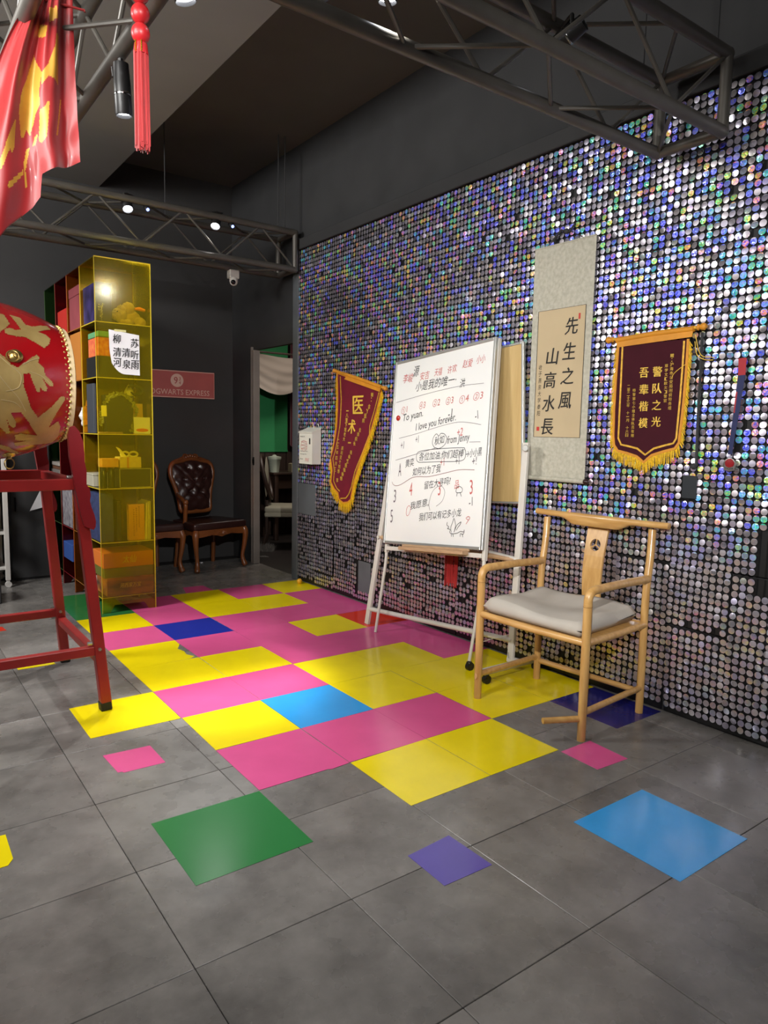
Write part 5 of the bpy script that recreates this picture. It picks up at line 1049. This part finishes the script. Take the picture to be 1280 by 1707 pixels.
# bottom shelf: three flat boxes
t = carton('gift_box', 'orange gift box on top of the stack on the bottom yellow shelf', 'box', (.213, 2.10, .322), (.568, 2.38, .432), m_card('gift_orange', '#e2792c'))
bm = BM(); text(bm, '太仙', (.395, 2.0997, .38), (1, 0, 0), (0, 0, 1), .10, .055, .0008, .01, .2, 0, True); mk('title', bm, m_lett, t)
t = carton('gift_box', 'olive green flat box in the middle of the bottom shelf stack', 'box', (.22, 2.11, .249), (.568, 2.38, .321), m_card('gift_olive', '#6d7030'))
t = carton('gift_box', 'brown and orange landscape box at the bottom of the yellow shelf', 'box', (.235, 2.10, .116), (.568, 2.38, .248), M('gift_desert', '#4a2c18', .5, vscale=5, col2='#d07a38', stretch=(1, 1, 3)))
bm = BM(); text(bm, '河西家万宝', (.40, 2.0997, .19), (1, 0, 0), (0, 0, 1), .15, .036, .0008, .015, .15, 0, True); mk('title', bm, m_lett, t)
t = thing('white_pouch', 'crumpled white pouch on the low shelf beside the gift boxes', 'pouch', (.21, 2.44, .115)); bm = BM(); q = bmesh.ops.create_icosphere(bm, subdivisions=3, radius=.06)['verts']
for v in q: k = 1+.2*math.sin(v.co.x*80+v.co.z*50)*math.sin(v.co.y*70+1); v.co = Vector((v.co.x*k*.5+.245, v.co.y*k*.6+2.42, max(.001, v.co.z*k+.04)+.117+.10))
for v in q: v.co.z -= .1
mk('pouch_body', bm, M('cloth_white'), t, True)
# units behind
t = carton('lidded_box', 'dusty red lidded box on the top shelf of the orange unit', 'box', (.205, 2.53, 2.046), (.40, 2.85, 2.355), m_card('box_rose', '#8d4248', var=.15, vscale=5), lid=.22)
carton('orange_carton', 'large orange carton on the second shelf of the orange unit', 'box', (.205, 2.50, 1.669), (.42, 2.86, 2.02), m_card('carton_orange', '#b8742e'))
carton('red_carton', 'bright red carton on the top shelf of the red unit', 'box', (.205, 2.93, 2.046), (.40, 3.26, 2.24), m_card('carton_red', '#b8281f'))
carton('silver_carton', 'silver patterned upright carton on the red unit', 'box', (.20, 2.93, .511), (.40, 3.27, .86), M('carton_silver', '#5c5862', .45, vscale=28, col2='#a8a4a8'))
carton('blue_folder_box', 'blue file box on the low shelf of the red unit', 'box', (.20, 2.98, .232), (.38, 3.28, .37), m_card('file_blue', '#3557a0'))
carton('cardboard_carton', 'brown carton on the low shelf of the orange unit', 'box', (.205, 2.53, .511), (.42, 2.86, .80), m_card('carton_brown', '#5c3e22'))
for k in range(4):
    carton('stacked_book', ('dark book at the bottom of the pile on the green unit', 'grey book on the pile on the green unit', 'brown book on the pile on the green unit', 'pale book on top of the pile on the green unit')[k], 'book', (.205-.01*(k % 2), 3.33, .896+.032*k), (.40, 3.66-.01*k, .896+.031*(k+1)), m_card('book_%s' % 'abcd'[k], ('#3a2a26', '#77706c', '#6a4632', '#9b938c')[k]), bev=.002, rz=.02*(k % 3-1))
for k in range(3):
    carton('cream_file', ('cream file lying on top of the green unit, lowest of three', 'cream file in the middle of the stack on the green unit', 'cream file on top of the stack on the green unit')[k], 'file', (.0+.03*k, 3.32, 2.2+.0), (.01, 3.33, 2.21), m_pap) if False else None
# ---- wall sign
t = thing('wall_sign', 'faded red railway sign with a round number badge on the back wall', 'sign', (1.38, 3.815, 1.74))
bm = BM(); box2(bm, (1.02, 3.80, 1.622), (1.772, 3.82, 1.885), .003); mk('board', bm, M('sign_red', '#a8504c', .6, var=.08, vscale=6), t)
m_cr = M('sign_cream', '#d2ab9c', .6)
bm = BM(); strip(bm, [(1.026, 1.628), (1.766, 1.628), (1.766, 1.879), (1.026, 1.879)], .007, (0, 3.80, 0), (1, 0, 0), (0, 0, 1), .001, 0, True); lathe(bm, [(.064, 0), (.064, .002), (.001, .002)], (1.385, 3.80, 1.79), (0, -1, 0), 32); text(bm, 'HOGWARTS EXPRESS', (1.395, 3.80, 1.678), (1, 0, 0), (0, 0, 1), .64, .052, .001, .0, 0, 0, True); mk('sign_print', bm, m_cr, t)
bm = BM(); text(bm, '9', (1.372, 3.7975, 1.79), (1, 0, 0), (0, 0, 1), .036, .066, .001, .03, 0, 0, True); text(bm, '3', (1.412, 3.7975, 1.808), (1, 0, 0), (0, 0, 1), .018, .03, .001, .02, 0, 0, True); text(bm, '4', (1.412, 3.7975, 1.768), (1, 0, 0), (0, 0, 1), .018, .03, .001, .02, 0, 0, True); box2(bm, (1.40, 3.796, 1.787), (1.424, 3.7965, 1.789)); mk('badge_number', bm, M('sign_red'), t)
# ---- carved leather chairs at the back wall
m_lea = M('dark_leather', '#2e1a17', .28, var=.15, vscale=14, bump=.12, bscale=150); m_carv = M('carved_walnut', '#5e3317', .35, vscale=6, col2='#7c4722', bump=.15, bscale=60, coat=.15)
def leather_chair(label, loc, rz):
    t = thing('leather_chair', label, 'chair', loc, rz, None); o = dict(local=True)
    bm = BM(); gg = []
    bm2 = BM(); r = bmesh.ops.create_cube(bm2, size=1)['verts']
    for v in r: v.co = Vector((v.co.x*(.60 if v.co.y < 0 else .50), v.co.y*.44-.03, v.co.z*.075+.425))
    bmesh.ops.bevel(bm2, geom=bm2.edges[:], offset=.028, segments=4, affect='EDGES', profile=.6); mk('seat', bm2, m_lea, t, True, **o); bm.free()
    # apron with a carved shell
    for a, b in (((-.27, -.235), (.27, -.235)), ((-.27, -.235), (-.225, .17)), ((.27, -.235), (.225, .17)), ((-.225, .17), (.225, .17))):
        d = Vector((b[0]-a[0], b[1]-a[1], 0)); L_ = d.length; d.normalize(); bm = BM(); pr = [(0, .395), (L_, .395), (L_, .33), (L_*.85, .335), (L_*.7, .345), (L_*.58, .335), (L_*.5, .322), (L_*.42, .335), (L_*.3, .345), (L_*.15, .335), (0, .33)]
        prism(bm, [(p[0], p[1]) for p in pr][::-1], (a[0], a[1], 0), d, (0, 0, 1), .022); mk('apron', bm, m_carv, t, **o)
    bm = BM()
    for k in range(9):
        a = PI*(k+.5)/9; tube(bm, [(0, -.262, .345), (.05*math.cos(a), -.262, .345+.032*math.sin(a))], [.004, .008], 6)
    mk('carved_shell', bm, m_carv, t, True, **o)
    for s in (-1, 1):
        bm = BM(); tube(bm, bez([(s*.268, -.232, .39), (s*.282, -.245, .33), (s*.274, -.240, .22), (s*.258, -.232, .11), (s*.268, -.245, .04), (s*.276, -.258, .012)], 6), [.028, .029, .030, .032, .032, .031, .030, .028, .027, .025, .024, .023, .022, .021, .020, .019, .018, .018, .018, .019, .020, .021, .022, .024, .026, .027, .027, .026, .025, .024, .022], 12); mk('front_leg', bm, m_carv, t, True, **o)
        bm = BM(); tube(bm, bez([(s*.20, .165, .44), (s*.205, .168, .22), (s*.215, .19, .0)], 6), .02, 8); mk('rear_leg', bm, m_carv, t, True, **o)
    # shield back: leather pad with buttons inside a carved frame
    tilt = lambda p: Vector((p[0], .150+(p[1]-.45)*.16, p[1]))
    half = [(.0, .525), (.13, .527), (.165, .55), (.172, .62), (.185, .70), (.215, .80), (.238, .88), (.232, .95), (.20, .995), (.14, 1.005), (.07, 1.02), (0, 1.035)]
    out = [Vector((p.x, p.y)) for p in bez([(a, b, 0) for a, b in half], 4)]; out = out+[Vector((-p.x, p.y)) for p in out[-2:0:-1]]
    bm = BM(); loop_tube(bm, [tilt(p) for p in out], .022, 10); mk('back_frame', bm, m_carv, t, True, **o)
    btn = [(-.06, .94), (.06, .94), (-.115, .84), (0, .84), (.115, .84), (-.055, .715), (.055, .715)]
    bm = BM(); NR = 14; cc = Vector((0, .80)); prev = None
    for k in range(NR+1):
        f = k/NR; ring = []
        for p in out:
            q = cc.lerp(p, f) if f else cc+(p-cc)*.001
            puff = .055*math.sqrt(max(0, 1-f*f))+.004
            for b in btn:
                dd = (q-Vector(b)).length; puff -= .032*math.exp(-(dd/.026)**2)
            puff -= .009*abs(math.sin((q.x+q.y)*26))**6+.009*abs(math.sin((q.x-q.y)*26))**6
            w_ = tilt(q); ring.append(bm.verts.new(w_+Vector((0, -puff, 0))))
        if prev: bridge(bm, prev, ring)
        prev = ring
    bm.faces.new(prev); mk('back_pad', bm, m_lea, t, True, sharp=80, **o)
    for b in btn: bm = BM(); w_ = tilt(b); ball(bm, (w_.x, w_.y-.03, w_.z), .010, 8, 6); mk('button', bm, m_lea, t, True, **o)
    bm = BM()
    for k in range(-4, 5):
        h = .062*math.cos(k/4*1.25); x = k*.024; p = tilt((x, 1.02+h*.55-.012*abs(k)*.2)); ball(bm, p, .019, 10, 8, sc=(1, .8, .9+.5*(1-abs(k)/5)))
    for s in (-1, 1):
        loop_tube(bm, [tilt((s*.055+.026*math.cos(a), 1.052+.022*math.sin(a))) for a in [2*PI*k/12 for k in range(12)]], .009, 6); tube(bm, [tilt(p) for p in ((s*.09, 1.04), (s*.14, 1.025), (s*.19, 1.01), (s*.22, .98))], [.016, .014, .012, .008], 8)
    mk('carved_crest', bm, m_carv, t, True, **o)
    bm = BM()
    for s in (-1,):
        tube(bm, bez([(s*.19, .17, .70), (s*.235, .09, .69), (s*.265, -.02, .665), (s*.268, -.07, .62), (s*.262, -.055, .55), (s*.255, -.04, .48), (s*.26, -.03, .40)], 5), .02, 10); ball(bm, (s*.268, -.07, .645), .028, 12, 8)
    mk('carved_arm', bm, m_carv, t, True, **o)
    return t
leather_chair('carved chair with tufted dark leather back, nearest the doorway', (1.505, 3.405, 0), math.radians(12.8))
leather_chair('carved leather chair mostly hidden behind the yellow shelf unit', (.905, 3.435, 0), math.radians(4))
bm = BM(); box2(bm, (1.52, 3.58, .001), (1.545, 3.60, .008), .002); one('paper_scrap', bm, m_pap, 'tiny white paper scrap on the floor under the leather chair', 'paper', loc=(1.53, 3.59, 0))
# ---- far left: white rack and black cabinet
m_rack = M('rack_white', '#c4c0bb', .45, var=.05)
t = thing('wire_rack', 'white metal shelf rack on casters behind the drum', 'rack', (-.5, 3.55, 0))
for x in (-.215, -.80):
    for y in (3.36, 3.75):
        bm = BM(); box2(bm, (x-.018, y-.018, .06), (x+.018, y+.018, 1.45), .003); mk('post', bm, m_rack, t)
        bm = BM(); cyl(bm, (x, y-.012, .025), (x, y+.012, .025), .025, seg=14); box2(bm, (x-.012, y-.014, .03), (x+.012, y+.014, .062), .003); mk('caster', bm, m_rack, t)
for z in (.16, .45, .80, 1.10, 1.42):
    bm = BM(); box2(bm, (-.80, 3.36, z-.012), (-.215, 3.75, z+.008), .002); mk('shelf_board', bm, m_rack, t)
for k, (x, z, s, c, l) in enumerate(((-.36, .459, (.17, .2, .10), '#a0522d', 'rust coloured box on the middle shelf of the white rack'), (-.34, .559, (.14, .18, .12), '#9a8468', 'tan box on the rust box on the white rack'), (-.37, .169, (.2, .2, .10), '#8f8a80', 'grey box on the lowest shelf of the white rack'), (-.35, .809, (.15, .2, .14), '#4a4a48', 'dark box on the upper shelf of the white rack'), (-.38, 1.109, (.2, .2, .13), '#8a9a50', 'olive box on the top of the white rack'))):
    carton('rack_box', l, 'box', (x-s[0]/2, 3.40, z), (x+s[0]/2, 3.40+s[1], z+s[2]), m_card('rack_'+c, c))
t = thing('black_cabinet', 'tall black cabinet between the white rack and the shelf units', 'cabinet', (.015, 3.64, 0)); bm = BM(); box2(bm, (-.145, 3.60, 0), (.175, 3.81, 1.25), .004); mk('body', bm, m_black, t)
bm = BM(); box2(bm, (-.14, 3.588, .02), (.17, 3.601, 1.24), .003); d = mk('door', bm, m_black, t); bm = BM(); cyl(bm, (-.11, 3.575, .60), (-.11, 3.575, .72), .006, seg=8); mk('handle', bm, M('dark_metal'), d)
bm = BM(); prism(bm, [(0, 0), (.16, .04), (.16, .19), (.10, .20)], (.0, 3.575, .60), (1, 0, 0), (0, 0, 1), .004); one('paper_sheet', bm, m_pap, 'white paper sheet stuck on the black cabinet behind the drum', 'paper', loc=(.08, 3.57, .60))
bm = BM(); box2(bm, (-.62, 2.78, 0), (-.345, 3.05, .22), .006); one('black_crate', bm, m_black, 'low black crate on the floor in front of the white rack', 'crate', loc=(-.48, 2.9, 0))
t = carton('tissue_box', 'pale box lying on the black cabinet behind the drum', 'box', (-.02, 3.62, 1.2505), (.16, 3.78, 1.33), m_card('box_pale', '#8d8478'))
# ================================================================= things in the room beyond the doorway
m_dw = M('dark_wood', '#2e201a', .45, vscale=5, col2='#3f2c22'); m_cs = M('cream_seat', '#a29a86', .8)
t = thing('oval_chair', 'dark chair with oval back and cream seat in the room beyond the doorway', 'chair', (2.72, 4.05, 0), math.radians(58))
o = dict(local=True)
bm = BM(); box(bm, (0, 0, .45), (.46, .44, .07), .025, seg=3); mk('seat', bm, m_cs, t, True, **o)
bm = BM(); box(bm, (0, 0, .395), (.46, .44, .05), .01); mk('seat_frame', bm, m_cs, t, **o)
for sx in (-1, 1):
    bm = BM(); tube(bm, [(sx*.2, -.19, .40), (sx*.2, -.195, .2), (sx*.2, -.2, 0)], [.022, .019, .013], 8); mk('leg', bm, m_dw, t, True, **o)
    bm = BM(); tube(bm, [(sx*.18, .20, .55), (sx*.18, .20, .2), (sx*.19, .25, 0)], [.02, .019, .015], 8); mk('leg', bm, m_dw, t, True, **o)
bm = BM(); loop_tube(bm, [Vector((.20*math.cos(a), .22+.06*math.sin(a), .80+.24*math.sin(a))) for a in [2*PI*k/28 for k in range(28)]], .022, 8); mk('back_frame', bm, m_dw, t, True, **o)
bm = BM(); lathe(bm, [(.001, -.02), (.12, -.017), (.19, .0), (.12, .012), (.001, .014)], (0, .22, .80), (0, 1, 0), 28); bm.transform(Matrix.Translation((0, 0, .80)) @ Matrix.Diagonal((1, 1, 1.2, 1)) @ Matrix.Translation((0, 0, -.80))); mk('back_pad', bm, m_cs, t, True, **o)
t = thing('side_table', 'dark table in the room beyond the doorway', 'table', (3.15, 4.72, 0)); bm = BM(); box2(bm, (2.80, 4.50, .79), (3.6, 4.95, .82), .006); mk('tabletop', bm, m_dw, t)
for x in (2.85, 3.55):
    for y in (4.54, 4.91): bm = BM(); box2(bm, (x-.025, y-.025, 0), (x+.025, y+.025, .79), .004); mk('leg', bm, m_dw, t)
bm = BM(); box2(bm, (2.84, 4.55, .62), (3.56, 4.9, .788), .004); mk('apron', bm, m_dw, t)
t = thing('white_pail', 'pale pail with a lid on the table beyond the doorway', 'pail', (2.87, 4.62, .82)); bm = BM(); lathe(bm, [(.055, .001), (.075, .15), (.08, .155), (.08, .165)], (2.87, 4.62, .82), 'Z', 20); mk('body', bm, M('pail_pale', '#b5bba8', .6), t, True); bm = BM(); lathe(bm, [(.083, .165), (.083, .185), (.03, .195), (.015, .21), (.001, .212)], (2.87, 4.62, .82), 'Z', 20); mk('lid', bm, M('pail_pale'), t, True)
bm = BM(); prism(bm, [(0, 0), (.10, 0), (.10, .085), (.03, .105), (0, .10)], (3.08, 4.66, .821), (1, 0, 0), (0, 0, 1), .09); one('cream_holder', bm, M('cream_box', '#b7a98c', .6), 'cream slanted holder on the table beyond the doorway', 'holder', loc=(3.1, 4.6, .82))
def drape(name, label, cat, fn, nu, nv, mat):
    bm = BM(); g = [[bm.verts.new(fn(i/nu, j/nv)) for j in range(nv+1)] for i in range(nu+1)]
    for i in range(nu):
        for j in range(nv): bm.faces.new((g[i][j], g[i+1][j], g[i+1][j+1], g[i][j+1]))
    gx = bmesh.ops.extrude_face_region(bm, geom=bm.faces[:]); bmesh.ops.translate(bm, verts=[q for q in gx['geom'] if isinstance(q, bmesh.types.BMVert)], vec=(0, .006, 0))
    return one(name, bm, mat, label, cat, smooth=True)
drape('red_curtain', 'dark red curtain hanging beside the green panel beyond the doorway', 'curtain', lambda u, v: Vector((3.235+.5*u, 4.90+.03*math.sin(u*30), 2.5-1.35*v*(1-.0*u)-.2*math.sin(u*2))), 60, 8, M('curtain_red', '#571c26', .8, sheen=.3))
m_sw = M('swag_white', '#94877c', .8, sheen=.3)
drape('swag_curtain', 'pale swag of sheer fabric across the top of the doorway room', 'curtain', lambda u, v: Vector((2.50+1.0*u, 4.535+.010*math.sin(v*9+u*3)+.006*math.sin(v*24-u*9)+.02*math.sin(u*PI), 2.225-.30*math.sin(u*PI)*(.15+v*.85)-.34*v*(1-u)**1.5-.10*v*u)), 30, 26, m_sw)
bm = BM(); cyl(bm, (2.03, 4.52, 2.22), (4.39, 4.52, 2.22), .012, seg=10); cyl(bm, (2.0305, 4.52, 2.22), (2.021, 4.52, 2.22), .03, seg=12); one('curtain_rod', bm, m_dw, 'dark curtain rod across the room beyond the doorway', 'rod')
drape('side_drape', 'pale drape hanging at the far side of the doorway room', 'curtain', lambda u, v: Vector((2.50+.10*u+.02*math.sin(v*5), 4.505+.012*math.sin(u*20), 2.215-.72*v+.04*math.sin(u*9)*v)), 20, 14, m_sw)
sprig('hanging_sprig', 'small dark dried flowers under the pale drape beyond the doorway', 2.56, 4.46, 1.44, 9, .05, .09, '#3a2c26', 12)
bm = BM(); rn = random.Random(8)
for k in range(900):
    a = rn.uniform(0, 2*PI); r = math.sqrt(rn.random()); x, y = 2.42+.10*r*math.cos(a), 4.0+.16*r*math.sin(a); d = Vector((rn.uniform(-.03, .03), rn.uniform(-.03, .03), rn.uniform(.03, .08))); b = Vector((x, y, .001)); w_ = Vector((.005, 0, 0))
    v = [bm.verts.new(b-w_), bm.verts.new(b+w_), bm.verts.new(b+d)]; bm.faces.new(v)
one('shaggy_mat', bm, M('shag', '#6a645e', .95), 'small shaggy grey mat on the floor beyond the doorway', 'mat', kind=None)
t = thing('green_board_frame', 'x', 'x') if False else None
for o in list(bpy.data.objects):
    if o.get('kind') == 'structure' and 'label' in o: del o['label']
